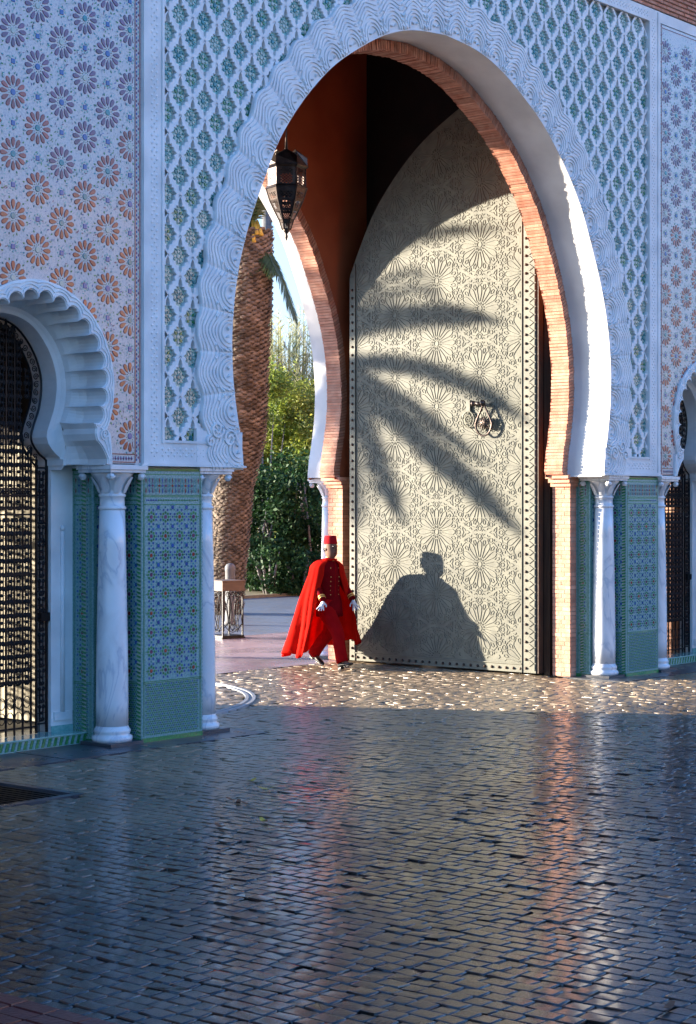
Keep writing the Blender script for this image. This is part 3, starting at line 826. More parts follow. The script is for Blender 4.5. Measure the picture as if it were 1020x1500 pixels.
    mb.add([(p[0], -.03, p[1]) for p in L1]+[(p[0], -.03, p[1]) for p in L2]+[(p[0], .0, p[1]) for p in L2], [(i, i+1, n+i+1, n+i) for i in range(n-1)]+[(n+i, n+i+1, 2*n+i+1, 2*n+i) for i in range(n-1)], CARVED)
    C1 = offset_curve(LOBE, .018); C2 = offset_curve(LOBE, .055)
    ridge(mb, [(cx+p[0], p[1]) for p in C1], .022, -.03, .014, CARVED)
    def blend(f): return [(cx+a[0]*(1-f)+b[0]*f, a[1]*(1-f)+b[1]*f) for a, b in zip(LOBE, LOUT)]
    ridge(mb, blend(.55), .016, -.03, .012, CARVED); ridge(mb, blend(.82), .014, -.03, .010, CARVED)
    for e in (-1, 1):
        pts = [(cx+e*(.80+(.012+.045*k/22)*math.cos(k*.5)), 2.93+(.012+.045*k/22)*math.sin(k*.5)) for k in range(23)]
        ridge(mb, pts, .016, -.03, .018, CARVED)
    mb.build('lobed_band', la)
    mb = MB()
    CIR = []
    for p in LOBE:
        if p[1] < 2.99: CIR.append((math.copysign(min(abs(p[0]), .72), p[0]), p[1]))
        else:
            a = math.atan2(p[0], p[1]-SCZ); CIR.append((.725*math.sin(a), SCZ+.725*math.cos(a)))
    rows = [[(p[0], y, p[1]) for p in L1] for y in (-.03, .10, .24)]
    for f, y in ((.35, .31), (.8, .37), (1, .42)):
        rows.append([(cx+a[0]*(1-f)+b[0]*f, y, a[1]*(1-f)+b[1]*f) for a, b in zip(LOBE, CIR)])
    mb.loft(rows, STUCCO, cap=False, smooth=False, closed=False)
    mb.build('fluted_reveal', la)
    mb = MB(); k = len(INNER)
    circ = Curve2(CIR); inn = Curve2(INNER); N = 60
    A = [circ.at(circ.len*i/N) for i in range(N+1)]; B = [inn.at(inn.len*i/N) for i in range(N+1)]
    rows = [[(cx+p[0], .42, p[1]) for p in A], [(cx+p[0]*.5+q[0]*.5, .445, p[1]*.5+q[1]*.5) for p, q in zip(A, B)], [(cx+p[0], .46, p[1]) for p in B], [(cx+p[0], .82, p[1]) for p in B]]
    mb.loft(rows, STUCCO, cap=False, smooth=False, closed=False)
    mb.build('inner_arch', la)
    # backing wall behind, so no light leaks, jamb pilasters, imposts
    mb = MB(); 
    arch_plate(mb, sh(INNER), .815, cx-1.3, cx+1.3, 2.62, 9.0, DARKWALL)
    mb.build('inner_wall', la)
    for e in (-1, 1):
        pl = MB()
        a, b = sorted((cx+e*.98, cx+e*.71)); pl.box(a, b, .62, .82, 0, 2.64, STUCCO)
        a, b = sorted((cx+e*.985, cx+e*.69)); pl.box(a, b, .42, .82, 2.642, 2.70, STUCCO)
        a, b = sorted((cx+e*1.29, cx+e*.82)); pl.box(a, b, .0, .42, 2.641, 2.66, STUCCO)
        a, b = sorted((cx+e*.96, cx+e*.74)); pl.box(a, b, .600, .62, .22, .30, STUCCO)
        pl.tube([(cx+e*.845, .612, .30), (cx+e*.845, .612, 2.02)], .022, STUCCO, 8); pl.sphere((cx+e*.845, .612, 2.05), .028, STUCCO, 6)
        pl.box(min(cx+e*.98, cx+e*.71)-.0, max(cx+e*.98, cx+e*.71), .612, .62, .10, .17, SEA)
        pl.build('jamb_pilaster', la)
    # tiled step
    st = link(None, 'tiled_step', gate)
    mb = MB(); mb.box(cx-.97, cx+.97, .42, .95, 0, .10, SEA); mb.box(cx-.97, cx+.97, .40, .95, .10, .112, SEA); mb.build('step_block', st)
    x = -.95; k = 0
    while x < .93:
        m_ = MB(); m_.prism([(cx+x, .012), (cx+x+.03, .012), (cx+x+.055, .09), (cx+x+.025, .09)], .412, .42, BASEZ if k % 2 else GREEN, .003)
        m_.build('step_tile', st); x += .036; k += 1
ROS = []; SQ = []
side_bay(-1); side_bay(1)

# capping band above the piers (impost moulding)
mb = MB()
for s in (-1, 1):
    a, b = sorted((s*3.36, s*4.80)); mb.box(a, b, -.045, .30, 2.642, 2.660, STUCCO)
    a, b = sorted((s*3.36, s*3.96)); mb.box(a, b, .0, .53, 2.625, 2.650, STUCCO)
mb.build('impost_band', gate)

# ------------------------------------------------------------------ brick cornice above the frame
corn = link(None, 'brick_cornice', gate)
mb = MB(); cnt = 0
for k in range(13):
    z = 8.915+k*.047; y0 = -.03-.020*k
    mb.box(-9.4, 9.4, y0+.012, .1, z-.004, z+.047, MORTAR)
    x = -9.3+(.12 if k % 2 else 0)
    while x < 9.2:
        if 3.6 < x < 7.6 and cnt < 240:
            b_ = MB(); j = random.uniform(0, .006); b_.box(x+.004, x+.226, y0+j, y0+.05, z, z+.037, BRICK); b_.build('brick', corn, fix=False); cnt += 1
        else: mb.box(x+.004, x+.226, y0, y0+.05, z, z+.037, BRICKJ)
        x += .235
mb.build('brick_courses', corn, 'stuff', fix=False)

# ------------------------------------------------------------------ great door leaf
DX = 3.33; DY0, DY1, DZ0, DZ1 = 1.0, 4.215, .03, 7.9
door = link(None, 'door_leaf', gate)
TD = lambda a, d, b: (DX+d, a, b)
def top_z(a):     # the leaf is arch-shaped: low at the hinge side, high at the meeting edge
    xx = 3.25-(DY1-a); best = 7.66
    for i in range(len(HS)-1):
        if HS[i][1] > 4 and HS[i+1][0] <= xx <= HS[i][0]:
            u = (HS[i][0]-xx)/max(HS[i][0]-HS[i+1][0], 1e-6); best = HS[i][1]+(HS[i+1][1]-HS[i][1])*u; break
    return min(best+.32, 7.9)
prof_ = [(DY0, DZ0)]+[(DY0+(DY1-DY0)*i/24, top_z(DY0+(DY1-DY0)*i/24)) for i in range(25)]+[(DY1, DZ0)]
mb = MB(); mb.prism(prof_, 0, .10, DOORB, fr=TD); mb.build('door_slab', door)
mb = MB(); mb.box(DX+.004, DX+.12, DY0-.035, DY0-.004, DZ0, DZ1, DOOREDGE); mb.box(DX+.13, DX+.24, DY0-.13, DY0-.04, 0, 7.9, DOOREDGE)
mb.build('door_stile', door)
FA0, FA1, FZ0 = DY0+.235, DY1-.115, DZ0+.125
def star_lines():
    out = []
    def rot(q, a):
        ca, sa = math.cos(a), math.sin(a); return [(x*ca-z*sa, x*sa+z*ca) for x, z in q]
    out.append([(.040*math.cos(math.pi*k/6), .040*math.sin(math.pi*k/6)) for k in range(13)])
    for k in range(12):
        a = R(30*k)
        out.append(rot([(.098,.010),(.235,.036),(.285,.036),(.318,.012)], a))
        out.append(rot([(.098,-.010),(.235,-.036),(.285,-.036),(.318,-.012)], a))
        out.append(rot([(.056,0),(.072,.009),(.088,0),(.072,-.009),(.056,0)], a+R(15)))
        out.append(rot([(.262,0),(.300,.022),(.335,.012),(.335,-.012),(.300,-.022),(.262,0)], a+R(15)))
        out.append(rot([(.318,0),(.345,.040),(.372,.052),(.362,.092)], a))
        out.append(rot([(.318,0),(.345,-.040),(.372,-.052),(.362,-.092)], a))
        out.append(rot([(.345,0),(.368,.026),(.398,.026),(.410,0),(.398,-.026),(.368,-.026),(.345,0)], a))
        out.append(rot([(.418,.040),(.392,.060),(.410,.088)], a)); out.append(rot([(.418,-.040),(.392,-.060),(.410,-.088)], a))
    return out
SP = star_lines()
def strap(mb, q, wd=.0095, h=.0068, m=DOOR):
    L = []; n = len(q); closed = math.dist(q[0], q[-1]) < 1e-6
    for i, p in enumerate(q):
        a = q[i-1] if i else (q[-2] if closed else p); b = q[i+1] if i < n-1 else (q[1] if closed else p)
        dx, dz = b[0]-a[0], b[1]-a[1]; l = math.hypot(dx, dz) or 1; nx, nz = -dz/l*wd/2, dx/l*wd/2
        L.append([(0, p[0]+nx, p[1]+nz), (-h, p[0]+nx*.55, p[1]+nz*.55), (-h, p[0]-nx*.55, p[1]-nz*.55), (0, p[0]-nx, p[1]-nz)])
    mb.loft(L, m, cap=False, smooth=False, closed=False)
def star_mesh(clip=None):
    mb = MB()
    for q in SP:
        if clip:
            c = clip
            if any(not (c[0] <= p[0] <= c[1] and c[2] <= p[1] <= c[3]) or p[1] > top_z(min(max(c[4]+p[0], DY0), DY1))-c[5]-.06 for p in q): continue
        strap(mb, q)
    return mb
full_star = star_mesh().mesh('star_motif')
stars = []
for c in range(-4, 4):
    a = 2.66+c*.735
    for r in range(-1, 11):
        z = .155+r*.866+(0 if c % 2 == 0 else .433)
        stars.append((a, z))
for a, z in stars:
    lim = (FA0-a+.005, FA1-a-.005, FZ0-z+.005, DZ1-.02-z, a, z)
    if lim[0] > .40 or lim[1] < -.40 or lim[2] > .40 or lim[3] < -.40: continue
    if lim[0] < -.42 and lim[1] > .42 and lim[2] < -.42 and lim[3] > .42 and top_z(min(a+.42, DY1))-z > .5: link(full_star, 'star_motif', door, loc=(DX, a, z))
    else:
        m_ = star_mesh(lim)
        if m_.v: m_.build('star_motif', door, fix=False, loc=(DX, a, z))
gms = {}
for sx_ in (-1, 1):
    g = MB()
    for k in range(3):
        t = R(120*k)+(0 if sx_ > 0 else R(180)); P_ = lambda r, o: (r*math.cos(t+o), r*math.sin(t+o))
        strap(g, [P_(.020, 1.047), P_(.045, .45), P_(.082, 0), P_(.045, -.45), P_(.020, -1.047)])
    gms[sx_] = g.mesh('gap_star')
for a, z in stars:       # little stars in the gaps
    for sx_ in (-1, 1):
        ca, cz = a+sx_*.49, z
        if FA0+.08 < ca < FA1-.08 and FZ0+.08 < cz < top_z(min(ca+.08, DY1))-.14: link(gms[sx_], 'gap_star', door, loc=(DX, ca, cz))
mb = MB()      # border fillets, plates
for a0, a1 in ((FA0-.02, FA0-.008), (FA1+.008, FA1+.020)): mb.box(DX-.020, DX, a0, a1, DZ0, top_z(a1)-.04, DOOR)
mb.box(DX-.020, DX, FA0-.02, FA1+.02, FZ0-.02, FZ0-.008, DOOR)
mb.box(DX-.008, DX, DY0, FA0-.03, DZ0, DZ1, DOOR); mb.box(DX-.008, DX, FA1+.03, DY1, DZ0, top_z(DY1)-.03, DOOR)
mb.box(DX-.007, DX, FA0, FA1, DZ0, FZ0-.03, DOOR)
for zz in (1.02, 2.08, 3.14, 4.20, 5.26, 6.32):
    if zz < top_z(DY1): mb.box(DX-.0045, DX, FA0, FA1, zz, zz+.010, DOOR)
mb.build('border_plate', door)
mb = MB(); z = DZ0+.03
while z < DZ1-.1:     # zigzag of triangles along the hinge side
    mb.prism([(DY0+.012, z), (DY0+.085, z+.048), (DY0+.012, z+.096)], -.017, -.008, DOOR, .004, fr=TD)
    mb.prism([(DY0+.10, z+.052), (DY0+.10, z+.144), (DY0+.030, z+.098)], -.017, -.008, DOOR, .004, fr=TD)
    z += .105
mb.build('zigzag_border', door)
mb = MB()
def stud(a, z): mb.lathe([(.019, 0), (.019, .006), (.014, .016), (.005, .021)], DOOREDGE, 8, (0, 0, 0))
me_s = MB(); me_s.lathe([(.020, 0), (.020, .006), (.014, .017), (.004, .022)], DOOREDGE, 8)
me_s.v = [(-p[2], p[0], p[1]) for p in me_s.v]
sm_ = me_s.mesh('stud'); ns = 0
spots = []
z = DZ0+.06
while z < 7.4: spots += [(DY0+.155, z)]+([(DY1-.05, z)] if z < top_z(DY1)-.12 else []); z += .1165
a = DY0+.24
while a < DY1-.1: spots.append((a, DZ0+.05)); a += .118
for a, z in spots: link(sm_, 'stud', door, loc=(DX-.008, a, z))
# pierced teardrop knocker and its round plate
kn = link(None, 'door_knocker', door)
mb = MB()
def ringpts(c, r, n=20, sq=1): return [(c[0], c[1]+r*math.cos(2*math.pi*k/n), c[2]+r*sq*math.sin(2*math.pi*k/n)) for k in range(n+1)]
PX = DX-.03; pc = (PX, 2.09, 3.42)
mb.tube(ringpts(pc, .095, 24, 1.15), .010, DOOR, 6); mb.tube(ringpts(pc, .055, 20), .006, DOOR, 5); mb.tube(ringpts(pc, .02, 12), .008, DOOR, 5)
for k in range(12):
    a = R(30*k); mb.tube([(PX, pc[1]+.02*math.cos(a), pc[2]+.02*math.sin(a)), (PX, pc[1]+.092*math.cos(a), pc[2]+.105*math.sin(a))], .005, DOOR, 4)
mb.box(PX-.006, PX+.02, 2.06, 2.12, 3.52, 3.68, DOOR)
mb.tube([(DX-.02, 1.98, 3.63), (DX-.07, 1.92, 3.63), (DX-.085, 1.82, 3.62)], [.030, .022, .03], BRONZE, 8)
mb.sphere((DX-.085, 1.81, 3.63), .042, BRONZE, 8); mb.sphere((DX-.04, 2.0, 3.63), .038, BRONZE, 8)
tc_ = (DX-.075, 1.80, 3.36)
tear = []
for k in range(29):
    t = 2*math.pi*k/28; rr = .115*(1-.0*math.cos(t)); zz = math.cos(t)
    wdt = math.sin(t)*(.135 if zz < 0 else .135*(1-zz*.75)); tear.append((tc_[0], tc_[1]+wdt, tc_[2]+zz*(.25 if zz > 0 else .17)))
mb.tube(tear, .014, BRONZE, 6)
for k in range(7):
    t = R(20+k*24); mb.tube([(tc_[0], tc_[1]-.10*math.cos(t*.9), tc_[2]+.02-.10*math.sin(t)), (tc_[0]-.01, tc_[1]+.02*math.sin(3*t), tc_[2]), (tc_[0], tc_[1]+.09*math.cos(t*1.1), tc_[2]+.09*math.sin(t))], .009, BRONZE, 5)
for k in range(14):
    t = k*2.4; r = .022+.005*k; mb.tube([(tc_[0], tc_[1]+r*math.cos(t)+.022*math.cos(j*1.05), tc_[2]-.01+r*math.sin(t)+.022*math.sin(j*1.05)) for j in range(7)], .0055, BRONZE, 4)
mb.build('knocker_ring', kn); 

# ------------------------------------------------------------------ iron gates in the side bays
def scroll_pts(w_, h_, sgn=1, turns=1.1, n=12):
    pts = []
    for k in range(n+1):      # lower curl
        f = k/n; a = -math.pi/2-sgn*0+f*turns*2*math.pi; r = w_*(.12+.38*(1-f)*1.0)
        pts.append((r*math.cos(a+math.pi)*sgn, -h_*.5+w_*.5+r*math.sin(a)))
    pts = pts[::-1]
    up = [(-p[0], -p[1]) for p in pts[::-1]]
    return pts+up
def filigree_unit(m, w_=.085, h_=.16):
    mb = MB()
    for sg in (-1, 1):
        P = scroll_pts(w_*.5, h_, sg)
        mb.tube([(x+sg*w_*.22, 0, z) for x, z in P], .0082, m, 4, cap=False)
    mb.tube([(-w_*.5, 0, 0), (w_*.5, 0, 0)], .004, m, 4); mb.sphere((0, 0, 0), .017, m, 4)
    return mb
fil_mesh = filigree_unit(IRON).mesh('scroll')
def in_curve_half(z):
    P = innerH
    for i in range(len(P)-1):
        if P[i][1] <= z <= P[i+1][1]: return P[i][0]+(P[i+1][0]-P[i][0])*(z-P[i][1])/max(P[i+1][1]-P[i][1], 1e-6)
    return .70 if z < 2.65 else 0
def iron_gate(cx, y, detailed, m=IRON):
    g = link(None, 'iron_gate', gate)
    mb = MB()
    c1 = [(cx+p[0], y, p[1]) for p in offset_curve(INNER, -.02)]; c2 = [(cx+p[0], y, p[1]) for p in offset_curve(INNER, -.135)]
    mb.tube(c1, .011, m, 5, smooth=False); mb.tube(c2, .010, m, 5, smooth=False)
    for e in (-1, 1):
        for xx in (.69, .565): mb.box(cx+e*xx-.010, cx+e*xx+.010, y-.01, y+.01, .115, 2.70, m)
        for zz in (.2, .9, 1.28, 1.45, 1.92, 2.1, 2.36, 2.62): mb.tube([(cx+e*.69, y, zz), (cx+e*.565, y, zz)], .009, m, 5)
    for zz in (.18, .62, 1.62, 2.18, 2.235, 2.36, 2.42): mb.box(cx-.56, cx+.56, y-.008, y+.008, zz-.009, zz+.009, m)
    mb.box(cx+.60, cx+.735, y-.03, y+.02, 1.17, 1.25, m)
    mb.build('gate_frame', g)
    nb = 11; acc = MB()
    for i in range(nb):
        x = -.5+i*.1; zt = 4.0
        # bar up to the inner frame curve
        z = 2.6
        while z < 4 and in_curve_half(z)-.13 > abs(x): z += .03
        b = MB(); b.box(x-.0075, x+.0075, -.0075, .0075, .115, z, m)
        b.add([(x-.02, 0, z), (x, 0, z+.07), (x+.02, 0, z)], [(0,1,2)], m)
        if detailed: b.build('bar', g, loc=(cx, y, 0))
        else: acc.add([(v[0]+cx, v[1]+y, v[2]) for v in b.v], b.f, m)
    fil = []
    for i in range(nb-1):
        x = -.45+i*.1; z = .66
        while z < 3.9:
            ok = not (2.15 < z < 2.45) and in_curve_half(z)-.15 > abs(x)+.03
            if ok: fil.append((x, z))
            z += .128
        for z in (2.30,): fil.append((x, z))
        for zz in (.28, .42):
            b = MB(); b.tube([(x+.04*math.cos(k*.63), 0, zz+.055*math.sin(k*.63)) for k in range(11)], .005, m, 4, cap=False)
            acc.add([(v[0]+cx, v[1]+y, v[2]) for v in b.v], b.f, m)
    for e in (-1, 1):
        z = .3
        while z < 2.6:
            fil.append((e*.628, z)); z += .17
    for k, (x, z) in enumerate(fil):
        if detailed and k < 290: link(fil_mesh, 'scroll', g, loc=(cx+x, y, z))
        else:
            vs = [(v.co.x+cx+x, v.co.y+y, v.co.z+z) for v in fil_mesh.vertices]
            acc.add(vs, [tuple(p.vertices) for p in fil_mesh.polygons], m)
    # curls between the two arched frames
    C = Curve2(INNER); t = .25
    while t < C.len-.2:
        p = C.at(t); n_ = C.nrm(t); ox, oz = p[0]-n_[0]*.078, p[1]-n_[1]*.078
        pts = [(cx+ox+.034*(1-k/22)*math.cos(k*.55+t*9), y, oz+.034*(1-k/22)*math.sin(k*.55+t*9)) for k in range(19)]
        acc.tube(pts, .0055, m, 4, cap=False); t += .085
    acc.build('filigree', g, 'stuff', fix=False)
    return g
for s in (-1, 1):
    iron_gate(s*BAYC, .66, True)
    iron_gate(s*BAYC, 5.0, False)

# ------------------------------------------------------------------ ground
base = MB(); base.quad((-900,-900,-.08), (900,-900,-.08), (900,900,-.08), (-900,900,-.08), GROUND); base.build('ground', None, 'structure')
pv = MB(); pv.quad((-19,-14,-.030), (12,-14,-.030), (12,4.46,-.030), (-19,4.46,-.030), JOINT)
paving = pv.build('paving', None, 'structure')
def near_track(x, y):
    d = math.hypot(x+3.33, y-4.45); return 3.22 < d < 3.38 and x > -3.2 and y < 4.4
def blocked(x, y):
    if x < -11.35: return True
    if -9.35 < x < -7.10 and -1.93 < y < -.2: return True
    if y > -.34 and abs(x) > 3.36 and y < .9: return True
    if y > .3 and abs(x) > 3.9: return True
    return False
PITX, PITY = .108, .132
stones = []; i = 0; x = -19
rnd = random.Random(3)
while x < 12:
    wv = PITX*rnd.uniform(.92, 1.08); y = -13.9+rnd.uniform(0, PITY)
    while y < 4.35:
        ln = PITY*rnd.uniform(.78, 1.25)
        cx_, cy_ = x+wv/2, y+ln/2
        if not blocked(cx_, cy_) and not near_track(cx_, cy_): stones.append((cx_, cy_, wv/2-.0035, ln/2-.0035))
        y += ln
    x += wv
def wave(x, y): return .010*math.sin(x*1.3+y*.7)+.008*math.sin(y*1.9-x*.6)+.006*math.sin(x*3.1+1)*math.sin(y*2.7)
def stone_geo(c, rn):
    cx_, cy_, a, b = c
    tx, ty = rn.gauss(0, .014), rn.gauss(0, .014); dz = rn.gauss(-.002, .0022) - (.009 if rn.random() < .035 else 0)
    sk = [rn.uniform(-.010, .010) for _ in range(8)]
    vs = []
    cor = [(-1,-1),(1,-1),(1,1),(-1,1)]
    ring8 = [(-1,-.90),(-.90,-1),(.90,-1),(1,-.90),(1,.90),(.90,1),(-.90,1),(-1,.90)]
    for ins, z in ((1, -.026), (1, -.0045), (.95, -.0002), (.80, .0002)):
        for k, (u, v) in enumerate(ring8):
            px_, py_ = u*a*ins+sk[k]*.5, v*b*ins+sk[(k+3) % 8]*.5
            vs.append((cx_+px_, cy_+py_, z+dz+tx*px_+ty*py_+(wave(cx_+px_, cy_+py_)*.22)))
    fs = []
    for r in range(3):
        for k in range(8): fs.append((r*8+k, r*8+(k+1) % 8, (r+1)*8+(k+1) % 8, (r+1)*8+k))
    fs.append(tuple(24+k for k in range(8)))
    return vs, fs
def stone_vis(c):
    dx, dy = c[0]-CAMX, c[1]-CAMY; r = .644*dx-.765*dy; k = .765*dx+.644*dy
    if k < 1: return 1e9
    px_ = 510+2700*r/k; py_ = 735+2700*2.3/k
    return k if (-10 < px_ < 1030 and py_ < 1515) else 1000+k
stones.sort(key=stone_vis)
acc = MB(); rn = random.Random(11)
for k, c in enumerate(stones):
    vs, fs = stone_geo(c, rn)
    if k < 300:
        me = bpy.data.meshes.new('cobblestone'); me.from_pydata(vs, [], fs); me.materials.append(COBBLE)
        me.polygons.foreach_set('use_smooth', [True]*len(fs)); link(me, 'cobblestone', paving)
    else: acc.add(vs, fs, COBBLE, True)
acc.build('cobblestones', paving, 'stuff', fix=False)
print('stones', len(stones))
# slab strip under the facade, red pavers, plaza, road, verge
mb = MB(); 
for s in (-1, 1):
    x = 3.36
    while x < 9.4:
        L = rnd.uniform(.7, 1.1); a, b = sorted((s*(x+.004), s*min(x+L-.004, 9.4)))
        mb.box(a, b, -.34, .9 if x > 3.9 else .6, -.03, rnd.uniform(0, .006), SLAB); x += L
mb.build('slab', paving)
n = 0; y = -13.9
acc = MB()
while y < -2:
    for i in range(4):
        x = -11.36-(i+1)*.11; z = rnd.uniform(-.004, .003); m_ = MB()
        m_.prism([(x+.004, y+.004), (x+.104, y+.004), (x+.104, y+.214), (x+.004, y+.214)], 0, -.03, REDPAVE, .004, fr=lambda a, d, b, z=z: (a, b, z+d))
        if n < 160: m_.build('red_paver', paving, fix=True)
        else: acc.add(m_.v, m_.f, REDPAVE)
        n += 1
    y += .22
acc.build('red_pavers', paving, 'stuff')
mb = MB(); mb.quad((-19,-14,-.012), (-11.82,-14,-.012), (-11.82,-2,-.012), (-19,-2,-.012), SLAB); mb.build('edge_paving', None, 'structure')
plz = MB(); plz.quad((-40,4.44,-.004), (40,4.44,-.004), (40,9.0,-.004), (-40,9.0,-.004), PLAZA); plaza = plz.build('plaza_paving', None, 'structure')
mb = MB(); mb.quad((-80,9.0,-.012), (80,9.0,-.012), (80,17.4,-.012), (-80,17.4,-.012), ASPHALT); mb.build('road', None, 'structure')
mb = MB(); 
for i in range(60): mb.box(-40+i*1.3, -40+i*1.3+1.285, 17.4, 17.55, -.02, .06, SOIL)
mb.build('kerb', None, 'structure')
NX = 60; vs = []; fs = []
for j in range(12):
    for i in range(NX+1):
        x = -60+i*2.4; y = 17.55+j*3.2; vs.append((x, y, .03+.10*min(j, 3)+random.uniform(-.04, .05)*(j > 0)))
for j in range(11):
    for i in range(NX): fs.append((j*(NX+1)+i, j*(NX+1)+i+1, (j+1)*(NX+1)+i+1, (j+1)*(NX+1)+i))
mb = MB(); mb.add(vs, fs, SOIL, True); mb.build('verge', None, 'structure')
# curved floor track of the left leaf
mb = MB(); n = 40; rings = []
for k in range(n+1):
    a = R(-88)+R(86)*k/n; ca, sa = math.cos(a), math.sin(a)
    rings.append([(-3.33+r*ca, 4.45+r*sa, z) for r, z in ((3.235,-.02),(3.24,.006),(3.278,.006),(3.282,-.012),(3.318,-.012),(3.322,.006),(3.36,.006),(3.365,-.02))])
mb.loft(rings, PALESTONE, cap=False, smooth=False, closed=False)
tag(mb.build('floor_track'), 'pale curved metal door track set in the cobbles under the arch', 'track')
# drain grate
gr = thing('drain_grate', (-8.2, -1.05, 0), 'dark rectangular grate sunk in the cobbles at the left edge, pale stone kerb round it', 'grate')
mb = MB()
for x0, x1, y0, y1 in ((-.98, 1.02, -.84, -.76), (-.98, 1.02, .76, .82), (.96, 1.02, -.76, .76)): mb.box(x0, x1, y0, y1, -.03, .008, SLAB)
mb.build('stone_kerb', gr)
mb = MB(); mb.quad((-.98,-.76,-.028),(.96,-.76,-.028),(.96,.76,-.028),(-.98,.76,-.028), DARKWALL); mb.build('pit', gr)
for k in range(28):
    b = MB(); x = -.95+k*.068; b.box(x, x+.022, -.755, .755, -.025, -.004, IRON); b.build('grate_bar', gr)

# ------------------------------------------------------------------ hanging lantern
lan = thing('hanging_lantern', (.02, 2.46, 5.58), 'pierced dark metal lantern with pointed gables hanging in the archway', 'lantern')
prof = [(.050, .08), (.085, .19), (.150, .32), (.205, .44), (.238, .55), (.25, .585), (.25, .60), (.235, .61), (.235, .83), (.262, .85), (.262, .87)]
mb = MB(); NS6 = 6
for i, (r0, z0) in enumerate(prof[:-1]):
    r1, z1 = prof[i+1]
    for k in range(NS6):
        a0 = R(60*k+12); a1 = R(60*k+72)
        def cp(u, v):
            r = r0+(r1-r0)*v; z = z0+(z1-z0)*v
            return (r*(math.cos(a0)*(1-u)+math.cos(a1)*u), r*(math.sin(a0)*(1-u)+math.sin(a1)*u), z)
        big = (z1-z0) > .1; nu, nv = (11, max(3, int((z1-z0)/.016))) if big else (1, 1)
        for a in range(nu):
            for b in range(nv):
                if big:
                    cu, cv = a-(nu-1)/2, b-(nv-1)/2
                    d = abs(cu)+abs(((b+2) % 6)-3)
                    if abs(cu) <= 3.5 and 0 < b < nv-1 and (d % 2 == 0) and (a+b) % 2 == 0: continue
                mb.quad(cp(a/nu, b/nv), cp((a+1)/nu, b/nv), cp((a+1)/nu, (b+1)/nv), cp(a/nu, (b+1)/nv), BRONZE)
mb.build('pierced_body', lan, fix=False)
mb = MB()
for k in range(6):
    a0 = R(60*k+12); mb.tube([(r*math.cos(a0)*1.01, r*math.sin(a0)*1.01, z) for r, z in prof], .007, BRONZE, 5)
for r, z in ((.255, .592), (.265, .86), (.24, .61)):
    mb.tube([(r*math.cos(R(60*k+12)), r*math.sin(R(60*k+12)), z) for k in range(7)], .010, BRONZE, 5, smooth=False)
mb.lathe([(.05,.10),(.035,.06),(.012,.03),(.020,.0),(.006,-.05)], BRONZE, 10)
mb.build('frame_rib', lan)
for k in range(6):
    g = MB(); a0 = R(60*k+12); a1 = R(60*k+72); r = .262
    A = Vector((r*math.cos(a0), r*math.sin(a0), .87)); B = Vector((r*math.cos(a1), r*math.sin(a1), .87)); M = (A+B)/2
    A2 = A*.98+Vector((0,0,.10+.87*.02)); B2 = B*.98+Vector((0,0,.10+.87*.02)); Tp = Vector((M.x*.55, M.y*.55, 1.06)); out = M.copy(); out.z = 0; out.normalize()
    g.add([A, B, B2, Tp, A2], [(0,1,2,3,4)], BRONZE); g.tube([A2, Tp, B2], .007, BRONZE, 5)
    g.add([A2, Tp, (0,0,1.0)], [(0,1,2)], BRONZE); g.add([B2, Tp, (0,0,1.0)], [(0,1,2)], BRONZE); g.build('gable', lan, fix=False)
mb = MB(); mb.tube([(0,0,.98), (0,0,1.3), (0,0,3.5)], [.03, .008, .008], BRONZE, 6); mb.build('hanging_rod', lan)

# ------------------------------------------------------------------ doorman
PXW, PYW = 2.64, 4.02
man = thing('person', (PXW, PYW, 0), 'doorman in a red fez, white gloves and billowing red cape striding through the arch', 'person', rz=R(-7))
def ring(cx, cy, z, rx, ry, n=16, tilt=0): return [(cx+rx*math.cos(2*math.pi*k/n), cy+ry*math.sin(2*math.pi*k/n), z+tilt*math.cos(2*math.pi*k/n)) for k in range(n)]
# skeleton: facing -Y, right side = -X
hipL, hipR = Vector((.09, .03, .92)), Vector((-.09, -.03, .92))
knR, anR = Vector((-.13, -.30, .52)), Vector((-.15, -.44, .10))
knL, anL = Vector((.10, .10, .49)), Vector((.07, .40, .15))
shL, shR = Vector((.165, 0, 1.41)), Vector((-.165, 0, 1.41))
elL, wrL = Vector((.24, -.04, 1.15)), Vector((.235, -.235, .94))
elR, wrR = Vector((-.25, .0, 1.16)), Vector((-.30, -.21, .94))
sk = bpy.data.meshes.new('body'); V = [Vector((0,0,.95)), Vector((0,-.01,1.15)), Vector((0,-.01,1.36)), Vector((0,-.02,1.47)), Vector((0,-.03,1.53)), Vector((0,-.035,1.60)), Vector((0,-.035,1.70)),
     hipL, knL, anL, anL+Vector((.0,-.12,-.08)), hipR, knR, anR, anR+Vector((0,-.15,-.03)), shL, elL, wrL, shR, elR, wrR]
Ed = [(0,1),(1,2),(2,3),(3,4),(4,5),(5,6),(0,7),(7,8),(8,9),(9,10),(0,11),(11,12),(12,13),(13,14),(2,15),(15,16),(16,17),(2,18),(18,19),(19,20)]
sk.from_pydata(V, Ed, []); bo = link(sk, 'body', man)
md = bo.modifiers.new('skin', 'SKIN'); 
RR = [.10,.10,.11,.06,.052,.082,.088,.07,.045,.034,.03,.07,.045,.034,.03,.06,.042,.026,.06,.042,.026]
for i, v in enumerate(sk.skin_vertices[0].data if sk.skin_vertices else []): v.radius = (RR[i], RR[i]); v.use_root = (i == 0)
if not sk.skin_vertices:
    pass
ss = bo.modifiers.new('sub', 'SUBSURF'); ss.levels = 1; ss.render_levels = 2
sk.materials.append(SKIN); bo.modifiers['skin'].use_smooth_shade = True
